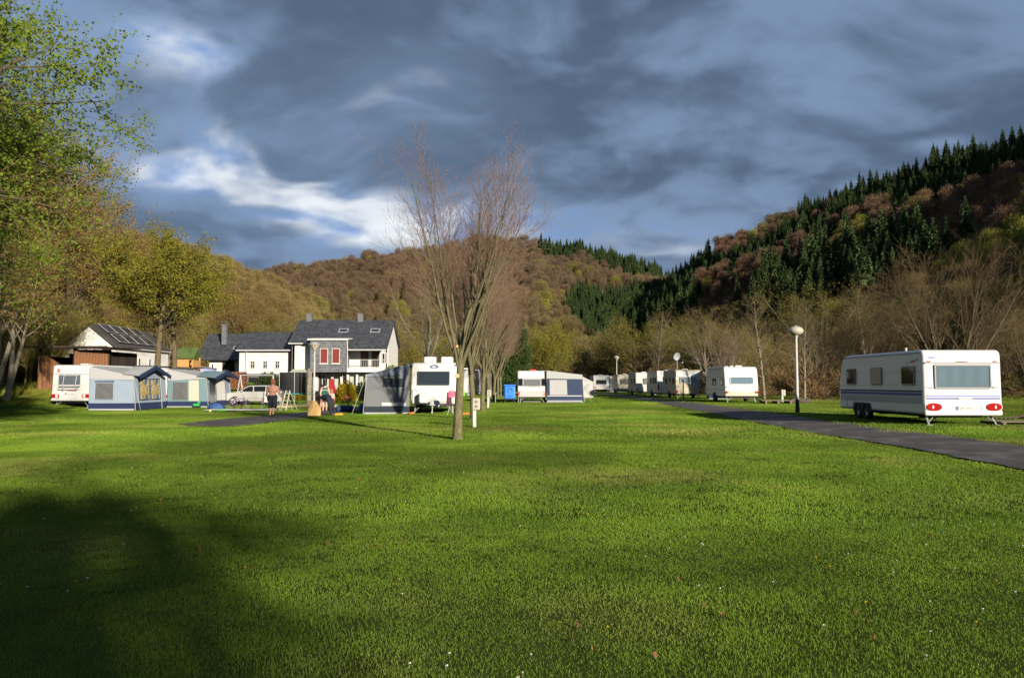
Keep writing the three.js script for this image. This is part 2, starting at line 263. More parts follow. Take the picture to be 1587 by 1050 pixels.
// levels: per level {n children, at [from,to] share along the parent, len share of the parent, ang angle to the parent, up pull to the sky, wob wobble, seg}
function grow(seed, o) {
  const r = rng(seed), wood = new Buf(), fine = new Buf(), tips = [], V = THREE.Vector3;
  function branch(p, d, len, rad, lv) {
    const L = o.levels[lv], seg = L.seg, pts = [p.clone()], rr = [rad], dirs = [d.clone()], end = L.end ?? 0.25; let q = p.clone(), e = d.clone();
    for (let k = 1; k <= seg; k++) {
      e.x += (r() - 0.5) * L.wob; e.y += (r() - 0.5) * L.wob + L.up; e.z += (r() - 0.5) * L.wob; e.normalize();
      q = q.clone().addScaledVector(e, len / seg); pts.push(q); rr.push(lerp(rad, rad * end, k / seg)); dirs.push(e.clone());
    }
    if (lv === 0 && o.flare) { rr[0] *= o.flare; }
    (lv >= (o.fineFrom ?? 2) ? fine : wood).tube(pts, rr, rad > 0.07 ? 9 : rad > 0.03 ? 6 : rad > 0.012 ? 4 : 3);
    if (lv >= o.levels.length - 1) { tips.push({ p: q, d: e, pts }); return; }
    const C = o.levels[lv + 1], n = Math.round(C.n * (0.8 + 0.4 * r())); let az = r() * 6.28;
    for (let k = 0; k < n; k++) {
      const t = lerp(C.at[0], C.at[1], (k + r() * 0.8) / n), f = t * seg, i0 = Math.min(Math.floor(f), seg - 1), fr = f - i0, s = pts[i0].clone().lerp(pts[i0 + 1], fr), pd = dirs[i0 + 1];
      az += 2.4 + (r() - 0.5) * 0.9; const a = C.ang * (0.7 + 0.6 * r()); let u = new V(Math.abs(pd.y) > 0.9 ? 1 : 0, Math.abs(pd.y) > 0.9 ? 0 : 1, 0); u.addScaledVector(pd, -u.dot(pd)).normalize(); const w = new V().crossVectors(pd, u);
      const cd = pd.clone().multiplyScalar(Math.cos(a)).addScaledVector(u, Math.sin(a) * Math.cos(az)).addScaledVector(w, Math.sin(a) * Math.sin(az)).normalize();
      if (C.flat) { cd.y *= C.flat; cd.normalize(); }
      const shape = C.shape ? C.shape(t) : 1; branch(s, cd, len * C.len * shape * (1 - (C.vary ?? 0.6) / 2 + (C.vary ?? 0.6) * r()), Math.max(lerp(rad, rad * end, t) * (C.rad ?? 0.55), 0.0035 * (o.thick ?? 1)), lv + 1);
    }
    if (C.cont) branch(q, e, len * C.len * 0.8, rad * end, lv + 1);
  }
  const stems = o.stems ?? 1;
  for (let k = 0; k < stems; k++) { const a = k / stems * 6.28 + r(), t = stems > 1 ? (o.splay ?? 0.3) * (0.3 + r()) : 0.0; branch(new V(stems > 1 ? Math.cos(a) * 0.15 : 0, -0.15, stems > 1 ? Math.sin(a) * 0.15 : 0), new V(Math.sin(t) * Math.cos(a) + (o.lean?.[0] ?? 0), Math.cos(t), Math.sin(t) * Math.sin(a) + (o.lean?.[1] ?? 0)).normalize(), o.height * (stems > 1 ? 0.75 + 0.4 * r() : 1), o.radius * (stems > 1 ? 0.8 + 0.3 * r() : 1), 0); }
  return { wood, fine, tips, r };
}
function leaves(t, per, len, wid, spread, droop = -0.1) { // young leaves scattered along the last twigs
  const b = new Buf(), r = t.r;
  for (const tip of t.tips) for (let k = 0; k < per; k++) {
    const i = Math.min(tip.pts.length - 2, Math.floor(r() * (tip.pts.length - 1))), q = tip.pts[i].clone().lerp(tip.pts[i + 1], r());
    let dx = r() * 2 - 1, dy = r() * 2 - 1 + droop, dz = r() * 2 - 1; const l = Math.hypot(dx, dy, dz) || 1; dx /= l; dy /= l; dz /= l;
    b.leaf(q.x + (r() - 0.5) * spread, q.y + (r() - 0.5) * spread, q.z + (r() - 0.5) * spread, dx, dy, dz, len * (0.6 + 0.8 * r()), wid * (0.6 + 0.8 * r()), r);
  }
  return b.geo();
}
const wood = (r, g, b) => std(rgb(r, g, b), 0.95, { map: T.bark, bumpMap: T.bark, bumpScale: 0.012 });
const leafMat = (r, g, b, t = 0.4) => phys(rgb(r, g, b), 0.8, { transmission: t, thickness: 0, side: THREE.DoubleSide, specularIntensity: 0.3 });
Object.assign(M, {
  barkGrey: wood(0.21, 0.165, 0.09), barkPale: wood(0.42, 0.37, 0.27), barkDark: wood(0.17, 0.13, 0.085), barkGreen: wood(0.26, 0.235, 0.12),
  twigRed: std(rgb(0.205, 0.130, 0.088), 0.9), twigBrown: std(rgb(0.128, 0.088, 0.038), 0.9), twigOlive: std(rgb(0.135, 0.108, 0.03), 0.9), twigTan: std(rgb(0.175, 0.128, 0.062), 0.9),
  leafGreen: leafMat(0.165, 0.235, 0.018), leafYellow: leafMat(0.22, 0.205, 0.018), leafOchre: leafMat(0.26, 0.185, 0.045), leafOlive: leafMat(0.16, 0.15, 0.022), leafBud: leafMat(0.26, 0.15, 0.085, 0.2), needle: leafMat(0.028, 0.055, 0.022, 0.15),
});
function tree(name, label, geos, x, z, turn, size, group, category = 'tree') {
  const t = thing(name, label, category, [x, land(x, z), z], turn, group); t.scale.setScalar(size);
  for (const [n, g, m] of geos) part(t, n, g, m);
  return t;
}
function plant(proto, label, x, z, turn, size, sy = 1) { // a further tree of a kind already grown
  const c = proto.clone(); c.userData = { ...proto.userData, label }; c.name = numbered(proto.name.replace(/_\d{3}$/, '')); c.position.set(x, land(x, z), z); c.rotation.y = turn; c.scale.set(size, size * sy, size); scene.add(c); return c;
}
const crownJoin = (a, b) => mergeGeometries([a, b].map(g => g.toNonIndexed()));

// the row of young bare trees on the lawn: upright vase-shaped crowns
const VASE = { height: 2.6, radius: 0.135, flare: 1.5, fineFrom: 3, levels: [
  { seg: 9, wob: 0.09, up: 0.03, end: 0.72 },
  { n: 13, at: [0.68, 1], vary: 0.3, len: 1.98, ang: 0.33, up: 0.026, wob: 0.13, seg: 11, rad: 0.42, end: 0.16, cont: true },
  { n: 9, at: [0.24, 0.97], len: 0.34, ang: 0.46, up: 0.05, wob: 0.14, seg: 6, rad: 0.5, end: 0.25, shape: t => 1.25 - 0.6 * t },
  { n: 7, at: [0.15, 1], len: 0.48, ang: 0.48, up: 0.05, wob: 0.18, seg: 4, rad: 0.5, end: 0.3 },
  { n: 5, at: [0.2, 1], len: 0.55, ang: 0.5, up: 0.05, wob: 0.2, seg: 2, rad: 0.6, end: 0.3 }] };
const vaseGroup = 'row of young bare trees along the lawn';
{
  const protos = [11, 12, 15].map(s => { const t = grow(s, VASE); return [['trunk', t.wood.geo(), M.barkGreen], ['crown', crownJoin(t.fine.geo(), leaves(t, 2, 0.03, 0.010, 0.02)), M.twigRed]]; });
  const at = [[-1.5, -21.4, 3.6, 1.0, 1], [-1.62, -32.8, 2.2, 1.0, 0], [-1.62, -43, 4.1, 0.98, 2], [-1.6, -53.5, 1.2, 1.04, 0], [-1.5, -63, 3.3, 0.96, 1], [-1.3, -73, 5.0, 1.0, 2], [-1.2, -83, 0.9, 1.02, 0]];
  const words = ['tall bare vase-shaped tree standing alone in front on the lawn', 'bare tree second in the row, behind the front lawn tree', 'bare tree third in the row counted from the front', 'bare tree fourth in the row counted from the front', 'bare tree fifth in the row counted from the front', 'bare tree sixth in the row beside the grey table frame', 'last bare tree of the row, farthest from the front'];
  at.forEach(([x, z, a, s, k], i) => { const t = tree('lawn_tree', words[i], protos[k], x, z, a, s, vaseGroup); if (!i) for (const [px, y, pz, r] of [[0.0, 1.74, 0.105, 0.055], [0.02, 2.55, 0.10, 0.03]]) { const d = part(t, 'pruning_scar', cyl(r, r * 1.2, 0.05, 0, 0, 0, 14).rotateX(Math.PI / 2), std(rgb(0.62, 0.40, 0.20), 0.8)); const a = -3.6; d.position.set(Math.sin(a) * pz, y, Math.cos(a) * pz); d.rotation.y = a; } });
}
// ---------------------------------------------------------------- hillside woods
function twigCrown(seed, n, H, R, len, wid, trunk = true) { // a bare or budding crown: fine sprays that reach up and out from the limbs
  const r = rng(seed), b = new Buf(), lobes = [], V = THREE.Vector3;
  for (let k = 0; k < 11; k++) { const a = r() * 6.28, q = R * (0.25 + 0.6 * r()), y = H * (0.42 + 0.46 * r()); lobes.push([Math.cos(a) * q * (1.25 - y / H), y, Math.sin(a) * q * (1.25 - y / H), R * (0.34 + 0.26 * r())]); }
  lobes.push([0, H * 0.82, 0, R * 0.5]);
  for (let i = 0; i < n; i++) {
    const L = lobes[Math.floor(r() * lobes.length)]; let ux = r() * 2 - 1, uy = r() * 2 - 1, uz = r() * 2 - 1; const l = Math.hypot(ux, uy, uz) || 1, q = L[3] * Math.pow(r(), 0.45); ux /= l; uy /= l; uz /= l;
    let dx = ux + (r() - 0.5), dy = uy + 0.55 + (r() - 0.5), dz = uz + (r() - 0.5); const m = Math.hypot(dx, dy, dz); b.leaf(L[0] + ux * q, L[1] + uy * q * 0.9, L[2] + uz * q, dx / m, dy / m, dz / m, len * (0.5 + r()), wid * (0.5 + r()), r);
  }
  if (trunk) { b.tube([new V(0, -1, 0), new V(0.1, H * 0.4, 0), new V(0, H * 0.8, 0.1)], [0.22, 0.15, 0.04], 5); for (const L of lobes) b.tube([new V(0.05, H * 0.3, 0), new V(L[0] * 0.6, L[1] * 0.75, L[2] * 0.6), new V(L[0], L[1] + L[3] * 0.5, L[2])], [0.09, 0.06, 0.015], 4); }
  return b.geo();
}
function spruce(seed, H, R, layers, per) {
  const r = rng(seed), b = new Buf(), V = THREE.Vector3; b.tube([new V(0, -1, 0), new V(0, H * 0.5, 0), new V(0, H, 0)], [0.2, 0.12, 0.02], 5);
  for (let k = 0; k < layers; k++) {
    const t = Math.pow((k + r() * 0.6) / layers, 0.9), y = H * (0.10 + 0.89 * t), w = R * Math.pow(1 - t, 0.85) * (0.8 + 0.4 * r()) + 0.12;
    for (let j = 0; j < per; j++) {
      const a = (j + r()) / per * 6.28, L = w * (0.7 + 0.5 * r()), cx = Math.cos(a), cz = Math.sin(a), drop = L * (0.28 + 0.25 * r());
      b.leaf(0, y + 0.1, 0, cx * 0.93, -drop / L * 0.8, cz * 0.93, L, L * 0.26 + 0.10, r);
      for (let s = 0; s < 3; s++) { const u = 0.35 + 0.6 * r(), ex = cx + (r() - 0.5) * 1.2, ez = cz + (r() - 0.5) * 1.2; b.leaf(cx * L * u, y - drop * u, cz * L * u, ex * 0.8, -0.35 - 0.3 * r(), ez * 0.8, L * 0.38, L * 0.10 + 0.05, r); }
    }
  }
  return b.geo();
}
function inside(poly, x, z) { let c = false; for (let i = 0, j = poly.length - 1; i < poly.length; j = i++) { const [xi, zi] = poly[i], [xj, zj] = poly[j]; if ((zi > z) !== (zj > z) && x < (xj - xi) * (z - zi) / (zj - zi) + xi) c = !c; } return c; }
const STANDS = {
  ridge: [[74, -328], [83, -295], [106, -288], [112, -305], [125, -322], [150, -288], [178, -238], [225, -140], [175, -130], [140, -178], [130, -200], [121, -214], [113, -226], [107, -242], [100, -262], [80, -264], [67, -270]],
  spur: [[22, -345], [37, -372], [67, -395], [92, -375], [82, -290], [77, -276], [64, -264], [55, -246], [34, -262], [24, -300]],
  slope: [[78, -236], [92, -234], [104, -196], [102, -168], [92, -158], [74, -166], [64, -190], [66, -228]],
  crest: [[16, -452], [16, -425], [50, -424], [95, -430], [112, -470], [60, -500], [16, -490]],
};
const conifer = (x, z) => Object.keys(STANDS).find(k => inside(STANDS[k], x, z));
const visible = (x, z) => z < -20 && Math.abs(x) < -z * 0.70 + 14;
{
  const r = rng(31), tone = new THREE.Color(), m4 = new THREE.Matrix4(), q = new THREE.Quaternion(), up = new THREE.Vector3(0, 1, 0), s = new THREE.Vector3(), p = new THREE.Vector3();
  const woods = { left: [], centre: [], right: [] }, spruces = { ridge: [], spur: [], slope: [], crest: [] };
  const sides = [0, 1, 2];
  for (let z = -40; z > -500; z -= 4.1) for (let x = -330; x < 270; x += 4.1) {
    const px = x + (r() - 0.5) * 4, pz = z + (r() - 0.5) * 4; if (!visible(px, pz) || (px > -13 && px < 2 && pz < -88 && pz > -128)) continue;
    const hs = sides.map(i => i < 2 ? ridgeH(RIDGES[i], px, pz) : Math.max(ridgeH(RIDGES[2], px, pz), ridgeH(RIDGES[3], px, pz))), h = Math.max(...hs); const flat = (pz < -128 && px > -8)  || (px < -50 && pz < -56) || (pz < -104 && px < -6); if (h < 2.5 && !flat) continue;
    const st = conifer(px, pz); if (st) { if (st === 'slope' && r() < 0.45) continue; if (st === 'ridge' && fbm(px / 22 + 8, pz / 22 + 3, 3) > 0.60) { woods.right.push([px, pz, h]); continue; } const m = st === 'slope' ? 1 : 2; for (let k = 0; k < m; k++) spruces[st].push([px + (k ? (r() - 0.5) * 5 : 0), pz + (k ? (r() - 0.5) * 5 : 0)]); continue; }
    const side = h < 2.5 ? (px < -30 ? 'left' : px > 22 ? 'right' : 'centre') : ['left', 'centre', 'right'][hs.indexOf(h)];
    if (side === 'centre' && r() < 0.06) continue;
    if (side === 'right' && r() < 0.1) continue;
    woods[side].push([px, pz, h]);
  }
  const crowns = [41, 42, 43].map(k => twigCrown(k, 2200, 10, 4.0, 0.8, 0.05)), nearCrowns = [44, 45, 46].map(k => twigCrown(k, 6000, 10, 4.0, 0.42, 0.022));
  M.hillTwig = std(rgb(1, 1, 1), 0.95);
  const words = { left: 'brown and olive spring woodland climbing the left hillside', centre: 'reddish brown woodland covering the far middle hill', right: 'russet bare woodland on the steep right hillside' };
  for (const side of Object.keys(woods)) [...crowns, ...nearCrowns].forEach((g, kk) => {
    const k = kk % 3, near = kk > 2, list = woods[side].filter((t, i) => i % 3 === k && (t[1] > -165) === near); if (!list.length) return; const inst = new THREE.InstancedMesh(g, M.hillTwig, list.length);
    list.forEach(([x, z], i) => {
      const a = fbm(x / 42 + 5, z / 42 + 1, 3), b = fbm(x / 14 + 50, z / 14 + 20, 3), u = r(), sc = (z > -165 ? 0.85 : 0.68) * (0.8 + 0.45 * r());
      q.setFromAxisAngle(up, r() * 6.28); s.set(sc * (0.9 + 0.2 * r()), sc * (0.85 + 0.3 * r()), sc); p.set(x, land(x, z) - 0.5, z); inst.setMatrixAt(i, m4.compose(p, q, s));
      let c = side === 'left' ? [0.165, 0.122, 0.045] : side === 'centre' ? [0.142, 0.094, 0.056] : [0.150, 0.088, 0.052];
      const green = side === 'left' ? sstep(0.45, 0.72, b + 0.12 * (r() - 0.5)) * 0.8 : sstep(0.56, 0.74, b * 0.6 + a * 0.4 + 0.16 * (r() - 0.5));
      const low = side === 'right' ? 1 - sstep(5, 24, hillsH(x, z)) : side === 'centre' ? 1 - sstep(4, 40, hillsH(x, z)) : 0;
      const o = clamp(green + low * 0.45); c = [lerp(c[0], 0.165, o), lerp(c[1], 0.145, o), lerp(c[2], 0.03, o)];
      if ((u < 0.03 && side !== 'left') || Math.hypot(x - 92, z + 147) < 9) c = [0.20, 0.195, 0.025];
      const k2 = 0.72 + 0.5 * a + 0.25 * (r() - 0.5); inst.setColorAt(i, tone.setRGB(c[0] * k2, c[1] * k2, c[2] * k2));
    });
    inst.name = numbered('hillside_wood'); inst.userData = { kind: 'stuff', label: words[side], category: 'woodland' }; inst.castShadow = inst.receiveShadow = true; scene.add(inst);
  });
  const cones = [51, 52, 53].map(k => spruce(k, 13, 2.5, 24, 9));
  M.needleVar = leafMat(1, 1, 1, 0.12);
  const cw = { ridge: 'dark spruce plantation running up the right hill to its skyline', spur: 'dark spruce wood on the low spur below the right hill', crest: 'dark spruce wood on the crest of the far middle hill' };
  for (const st of ['ridge', 'spur', 'crest']) cones.forEach((g, k) => {
    const list = spruces[st].filter((_, i) => i % 3 === k), inst = new THREE.InstancedMesh(g, M.needleVar, list.length);
    list.forEach(([x, z], i) => { const sc = (st === 'crest' ? 0.72 : 0.66) * (0.7 + 0.5 * r()); q.setFromAxisAngle(up, r() * 6.28); s.set(sc, sc * (0.9 + 0.25 * r()), sc); p.set(x, land(x, z) - 0.4, z); inst.setMatrixAt(i, m4.compose(p, q, s)); const k2 = 0.75 + 0.6 * r(); inst.setColorAt(i, tone.setRGB(0.044 * k2, 0.072 * k2, 0.022 * k2)); });
    inst.name = numbered('spruce_wood'); inst.userData = { kind: 'stuff', label: cw[st], category: 'spruce wood' }; inst.castShadow = inst.receiveShadow = true; scene.add(inst);
  });
  // the nearer stand on the slope: every spruce a tree of its own
  const mats = [0.8, 1.05, 1.3].map(k => leafMat(0.042 * k, 0.068 * k, 0.021 * k, 0.12));
  spruces.slope.forEach(([x, z], i) => { const m = single('spruce_tree', cones[i % 3], mats[(i * 7) % 3], 'dark spruce in the stand halfway up the right slope', 'tree', 'spruce stand on the right slope'); const sc = 0.9 + 0.4 * r(); m.position.set(x, land(x, z) - 0.4, z); m.rotation.y = r() * 6.28; m.scale.set(sc, sc * 1.12, sc); });
  [[107, -292, 0.7, 'small lone spruce on the open shoulder of the right ridge'], [112, -296, 0.55, 'smallest spruce on the bare shoulder below the ridge wood']].forEach(([x, z, sc, w]) => { const m = single('spruce_tree', cones[0], mats[0], w, 'tree'); m.position.set(x, land(x, z) - 0.3, z); m.scale.setScalar(sc); });
}

// ---------------------------------------------------------------- single trees round the site
const LV = (a) => a;
const FAN = { stems: 9, splay: 0.55, height: 6.2, radius: 0.085, fineFrom: 2, levels: [{ seg: 9, wob: 0.12, up: 0.02, end: 0.15 }, { n: 9, at: [0.25, 0.98], len: 0.42, ang: 0.5, up: 0.05, wob: 0.15, seg: 6, rad: 0.5, end: 0.25, shape: t => 1.3 - 0.7 * t }, { n: 8, at: [0.15, 1], len: 0.5, ang: 0.5, up: 0.04, wob: 0.2, seg: 3, rad: 0.55, end: 0.3 }, { n: 5, at: [0.2, 1], len: 0.5, ang: 0.5, up: 0.03, wob: 0.2, seg: 2, rad: 0.6 }], thick: 1.8 };
const SLIM = { height: 8.6, radius: 0.12, fineFrom: 2, levels: [{ seg: 12, wob: 0.07, up: 0.03, end: 0.1 }, { n: 26, at: [0.22, 0.98], len: 0.30, ang: 0.8, up: 0.07, wob: 0.16, seg: 6, rad: 0.42, end: 0.2, shape: t => 1.25 - 0.85 * t }, { n: 8, at: [0.15, 1], len: 0.42, ang: 0.6, up: 0.05, wob: 0.2, seg: 4, rad: 0.5, end: 0.3 }, { n: 5, at: [0.15, 1], len: 0.55, ang: 0.6, up: 0.02, wob: 0.25, seg: 2, rad: 0.6 }], thick: 1.7 };
const ROUND = { height: 3.4, radius: 0.24, flare: 1.3, fineFrom: 3, levels: [{ seg: 7, wob: 0.08, up: 0.02, end: 0.7 }, { n: 11, at: [0.45, 1], len: 1.55, ang: 0.75, up: 0.05, wob: 0.22, seg: 8, rad: 0.55, end: 0.15, cont: true }, { n: 9, at: [0.2, 0.98], len: 0.42, ang: 0.65, up: 0.03, wob: 0.22, seg: 5, rad: 0.5, end: 0.25, shape: t => 1.2 - 0.5 * t }, { n: 8, at: [0.15, 1], len: 0.46, ang: 0.6, up: 0.01, wob: 0.25, seg: 4, rad: 0.5, end: 0.3 }, { n: 4, at: [0.2, 1], len: 0.55, ang: 0.6, up: 0, wob: 0.25, seg: 2, rad: 0.6 }], thick: 1.6 };
{
  const geos = (seed, o, bark, twig, leaf, per, len, wid, spread) => { const t = grow(seed, o), g = [['trunk', t.wood.geo(), bark], ['crown', t.fine.geo(), twig]]; if (leaf) g.push(['foliage', leaves(t, per, len, wid, spread), leaf]); return g; };
  const edge = 'trees along the foot of the right hill';
  // right: behind the caravans
  const fan = tree('bare_tree', 'wide fan-shaped bare tree rising behind the big caravan', geos(61, FAN, M.barkGrey, M.twigBrown), 35.9, -64, 0.4, 1.6, edge);
  plant(fan, 'bare bushy tree to the left of the fan tree, behind the lamp', 32.8, -72, 2.2, 1.22, 1.0);
  plant(fan, 'fan-shaped bare tree at the right edge behind the big caravan', 45, -67, 4.2, 1.1);
  const pink = geos(62, { ...FAN, stems: 5, splay: 0.35, height: 6.4 }, M.barkPale, M.twigRed);
  tree('bare_tree', 'reddish bare tree with pale stems behind the cream caravan', pink, 19.2, -70, 0.9, 1.12, edge);
  const slim = tree('bare_tree', 'slim bare tree with a pale trunk beside the timber platform', geos(63, SLIM, M.barkPale, M.twigTan), 19.4, -60, 1.1, 0.92, edge);
  plant(slim, 'thin young bare tree just right of the lamp post', 20.6, -55, 2.6, 0.80);
  plant(slim, 'slender bare tree behind the fan trees on the right', 37.5, -82, 0.3, 1.3);
  plant(slim, 'slim bare tree between the far caravans and the hill', 17.0, -92, 3.9, 1.1);
  const olive = tree('budding_tree', 'olive budding tree with a stout leaning trunk right of the lamp', geos(64, { ...ROUND, height: 4.2, radius: 0.2, lean: [0.06, 0] }, M.barkPale, M.twigOlive, M.leafOlive, 2, 0.13, 0.045, 0.25), 30.0, -76, 0.5, 1.0, edge);
  const roundA = tree('budding_tree', 'large rounded olive tree behind the far caravans', geos(65, ROUND, M.barkGrey, M.twigOlive, M.leafOlive, 3, 0.16, 0.06, 0.4), 19.6, -118, 0, 1.22, edge);
  plant(roundA, 'yellowish rounded tree right of the large olive tree', 25.8, -112, 2.0, 1.05, 0.95);
  plant(roundA, 'rounded olive tree behind the satellite dish', 29, -106, 4.0, 1.0);
  plant(roundA, 'olive tree at the foot of the spruce spur', 14.5, -135, 1.0, 0.95);
  // more of the wood edge, farther round
  const rr = rng(88);
  const spots = [[49, -84], [55, -80], [24, -100], [50, -74]];
  spots.forEach(([x, z], i) => plant([fan, slim, olive, roundA][i % 4], 'bare or budding tree in the dense edge of the wood below the right hill', x + rr() * 2, z + rr() * 2, rr() * 6, 0.7 + 0.3 * rr()).userData.group = 'wood edge below the right hill');
  // centre, between the lawn row and the far caravans
  const willow = geos(66, { ...FAN, stems: 7, splay: 0.38, height: 6.6 }, M.barkGrey, M.twigOlive, M.leafYellow, 3, 0.16, 0.05, 0.3);
  const wl = tree('willow_tree', 'upright yellow-green willow behind the blue awning', willow, 5.4, -102, 0.6, 1.18, 'yellow-green willows');
  plant(wl, 'yellow-green willow close to the dark evergreen', 3.6, -98, 2.4, 1.05);
  const round2 = tree('budding_tree', 'greyish olive tree between the willow and the spruce spur', geos(67, ROUND, M.barkGrey, M.twigTan, M.leafOlive, 1, 0.15, 0.05, 0.4), 9.6, -125, 0.2, 1.15);
  plant(round2, 'tall pale olive tree behind the dark evergreen', 4.2, -150, 2, 1.45); plant(round2, 'bare brown tree beneath the dark spruce spur', 13, -160, 3, 1.2); plant(round2, 'budding tree left of the tall pale olive tree', -3, -160, 5, 1.3);
  const yews = new Buf(); { const r = rng(9), c = [[0, 2.6, 0, 1.6], [0.2, 4.6, 0.1, 1.35], [0, 6.6, 0, 1.0], [-0.8, 1.4, 0.5, 1.4], [0.9, 1.2, 0.2, 1.4], [0, 8.2, 0, 0.6]]; for (let i = 0; i < 9000; i++) { const L = c[Math.floor(r() * c.length)]; let x = r() * 2 - 1, y = r() * 2 - 1, z = r() * 2 - 1; const l = Math.hypot(x, y, z) || 1, k = L[3] * Math.pow(r(), 0.33); yews.leaf(L[0] + x / l * k, L[1] + y / l * k * 1.2, L[2] + z / l * k, x / l * 0.7 + (r() - 0.5), y / l * 0.5 + 0.4, z / l * 0.7 + (r() - 0.5), 0.3, 0.07, r); } }
  const trunkG = () => cyl(0.08, 0.16, 3, 0, 1.3, 0, 7);
  const yew = tree('evergreen_tree', 'dark green evergreen behind the blue barrel', [['trunk', trunkG(), M.barkDark], ['crown', yews.geo(), leafMat(0.05, 0.085, 0.02, 0.2)]], 0.8, -92, 0, 1.05, 'dark evergreens behind the lawn row');
  plant(yew, 'darker lower evergreen left of the taller evergreen', -0.7, -97, 2, 0.85, 0.8);
  // the pale bare tree behind the white caravan with grey awning
  tree('bare_tree', 'pale forked bare tree behind the white caravan with grey awning', geos(68, { ...VASE, height: 3.6, radius: 0.16, levels: [{ seg: 8, wob: 0.1, up: 0.02, end: 0.7 }, { ...VASE.levels[1], n: 7, len: 1.35, ang: 0.5, wob: 0.2 }, ...VASE.levels.slice(2)] }, M.barkPale, M.twigTan), -5.6, -52, 0.3, 1.05);
  // behind the house
  const backs = [[-17, -98, 1.2], [-24, -104, 1.1], [-15.5, -95, 1.05], [-14.5, -104, 1.0], [-31, -108, 1.3], [-38, -112, 1.25], [-20, -118, 1.4], [-16, -124, 1.3], [-28, -125, 1.35], [-13, -117, 1.2], [-46, -104, 1.3], [-52, -98, 1.25], [-18, -110, 1.15]];
  backs.forEach(([x, z, s], i) => plant([round2, wl, slim, roundA][(i * 3) % 4], 'budding tree in the wood behind the white house', x, z, i * 1.7, s * 0.82).userData.group = 'wood behind the white house');
  // left: yellow-green beech with two trunks in front of the barn
  const BEECH = { ...ROUND, height: 8.2, radius: 0.23, levels: [{ seg: 12, wob: 0.14, up: 0.02, end: 0.5 }, { ...ROUND.levels[1], n: 20, at: [0.50, 1], ang: 0.95, len: 0.5, up: 0.015 }, { ...ROUND.levels[2], flat: 0.6 }, { ...ROUND.levels[3], flat: 0.5 }, { ...ROUND.levels[4], flat: 0.5 }] };
  const beech = tree('beech_tree', 'yellow-green leafing tree with a thick split trunk in front of the barn', geos(71, BEECH, M.barkGrey, M.twigOlive, M.leafYellow, 4, 0.15, 0.05, 0.4), -26.3, -58, 0.4, 1.08, 'yellow-green leafing trees by the barn');
  plant(beech, 'yellow-green leafing tree with a leaning trunk beside the playhouse', -26.3, -60.5, 3.4, 0.98);
  // left: ochre oaks rising over the wooden shelter
  const oak = tree('oak_tree', 'tall ochre budding oak rising above the wooden shelter', geos(72, { ...ROUND, height: 5.2, radius: 0.36 }, M.barkGrey, M.twigBrown, M.leafOchre, 9, 0.14, 0.038, 0.4), -40.5, -61, 0, 1.5, 'ochre oaks on the left slope');
  [[-43.5, -56, 1.45, 'ochre oak at the left edge above the white-trunked alders'], [-57, -99, 2.0, 'ochre oak behind the barn gable'], [-62, -88, 1.9, 'highest ochre oak on the left slope'], [-48, -106, 1.15, 'ochre oak behind the barn roof'], [-66, -104, 1.9, 'ochre oak far up the left slope'], [-38, -110, 0.95, 'ochre oak between the barn and the white house']].forEach(([x, z, s, w], i) => plant(oak, w, x, z, 1.3 + i * 1.9, s));
  // left edge: pale leaning alder trunks
  const ALDER = { ...SLIM, height: 9.5, radius: 0.17, levels: [{ seg: 12, wob: 0.09, up: 0.01, end: 0.12 }, { ...SLIM.levels[1], at: [0.4, 0.98], n: 22, len: 0.32 }, SLIM.levels[2], SLIM.levels[3]] };
  const alder = geos(73, { ...ALDER, lean: [0.10, 0] }, M.barkPale, M.twigBrown, M.leafOchre, 2, 0.14, 0.05, 0.3), alder2 = geos(74, { ...ALDER, lean: [0.32, 0.0] }, M.barkPale, M.twigBrown, M.leafOchre, 2, 0.14, 0.05, 0.3);
  const ag = 'pale alder stems at the left edge';
  tree('alder_tree', 'pale alder trunk leaning right beside the left caravan', alder2, -29.6, -45.5, 0, 0.9, ag);
  tree('alder_tree', 'tallest pale alder trunk of the clump at the left edge', alder, -29.6, -43.5, 0.3, 1.05, ag);
  tree('alder_tree', 'pale alder stem leaning from the left edge of the clump', alder, -30.6, -45, -0.3, 1.1, ag);
  tree('alder_tree', 'middle alder stem in the clump at the left edge', alder, -29.0, -44.8, 1.2, 0.95, ag);
  tree('alder_tree', 'slim alder stem behind the left edge clump', alder2, -31.4, -47, 0.1, 1.05, ag);
  // the big leafing tree whose boughs hang into the upper left corner
  const BOUGH = { height: 5.2, radius: 0.38, flare: 1.3, fineFrom: 3, thick: 0.9, levels: [{ seg: 8, wob: 0.06, up: 0.03, end: 0.75 }, { n: 15, at: [0.42, 1], len: 1.05, ang: 0.85, up: 0.03, wob: 0.2, seg: 9, rad: 0.45, end: 0.15, cont: true }, { n: 10, at: [0.2, 0.98], len: 0.42, ang: 0.65, up: -0.01, wob: 0.22, seg: 6, rad: 0.5, end: 0.25, shape: t => 1.2 - 0.5 * t }, { n: 9, at: [0.12, 1], len: 0.45, ang: 0.6, up: -0.02, wob: 0.25, seg: 4, rad: 0.5, end: 0.3 }, { n: 6, at: [0.15, 1], len: 0.5, ang: 0.65, up: 0, wob: 0.3, seg: 2, rad: 0.6 }] };
  const big = tree('leafing_tree', 'big leafing tree reaching into the upper left corner', geos(75, BOUGH, M.barkDark, M.twigBrown, M.leafGreen, 13, 0.065, 0.026, 0.15), -16.7, -17.0, 0.7, 1.12);
  plant(big, 'leafing tree behind the big one at the left edge', -24.5, -29, 2.5, 1.1, 0.95); plant(big, 'leafing tree filling the left edge beside the big one', -18.6, -20.5, 4.4, 1.22); plant(big, 'leafing tree whose boughs reach farthest into the top left corner', -15.6, -14.6, 1.9, 1.2);
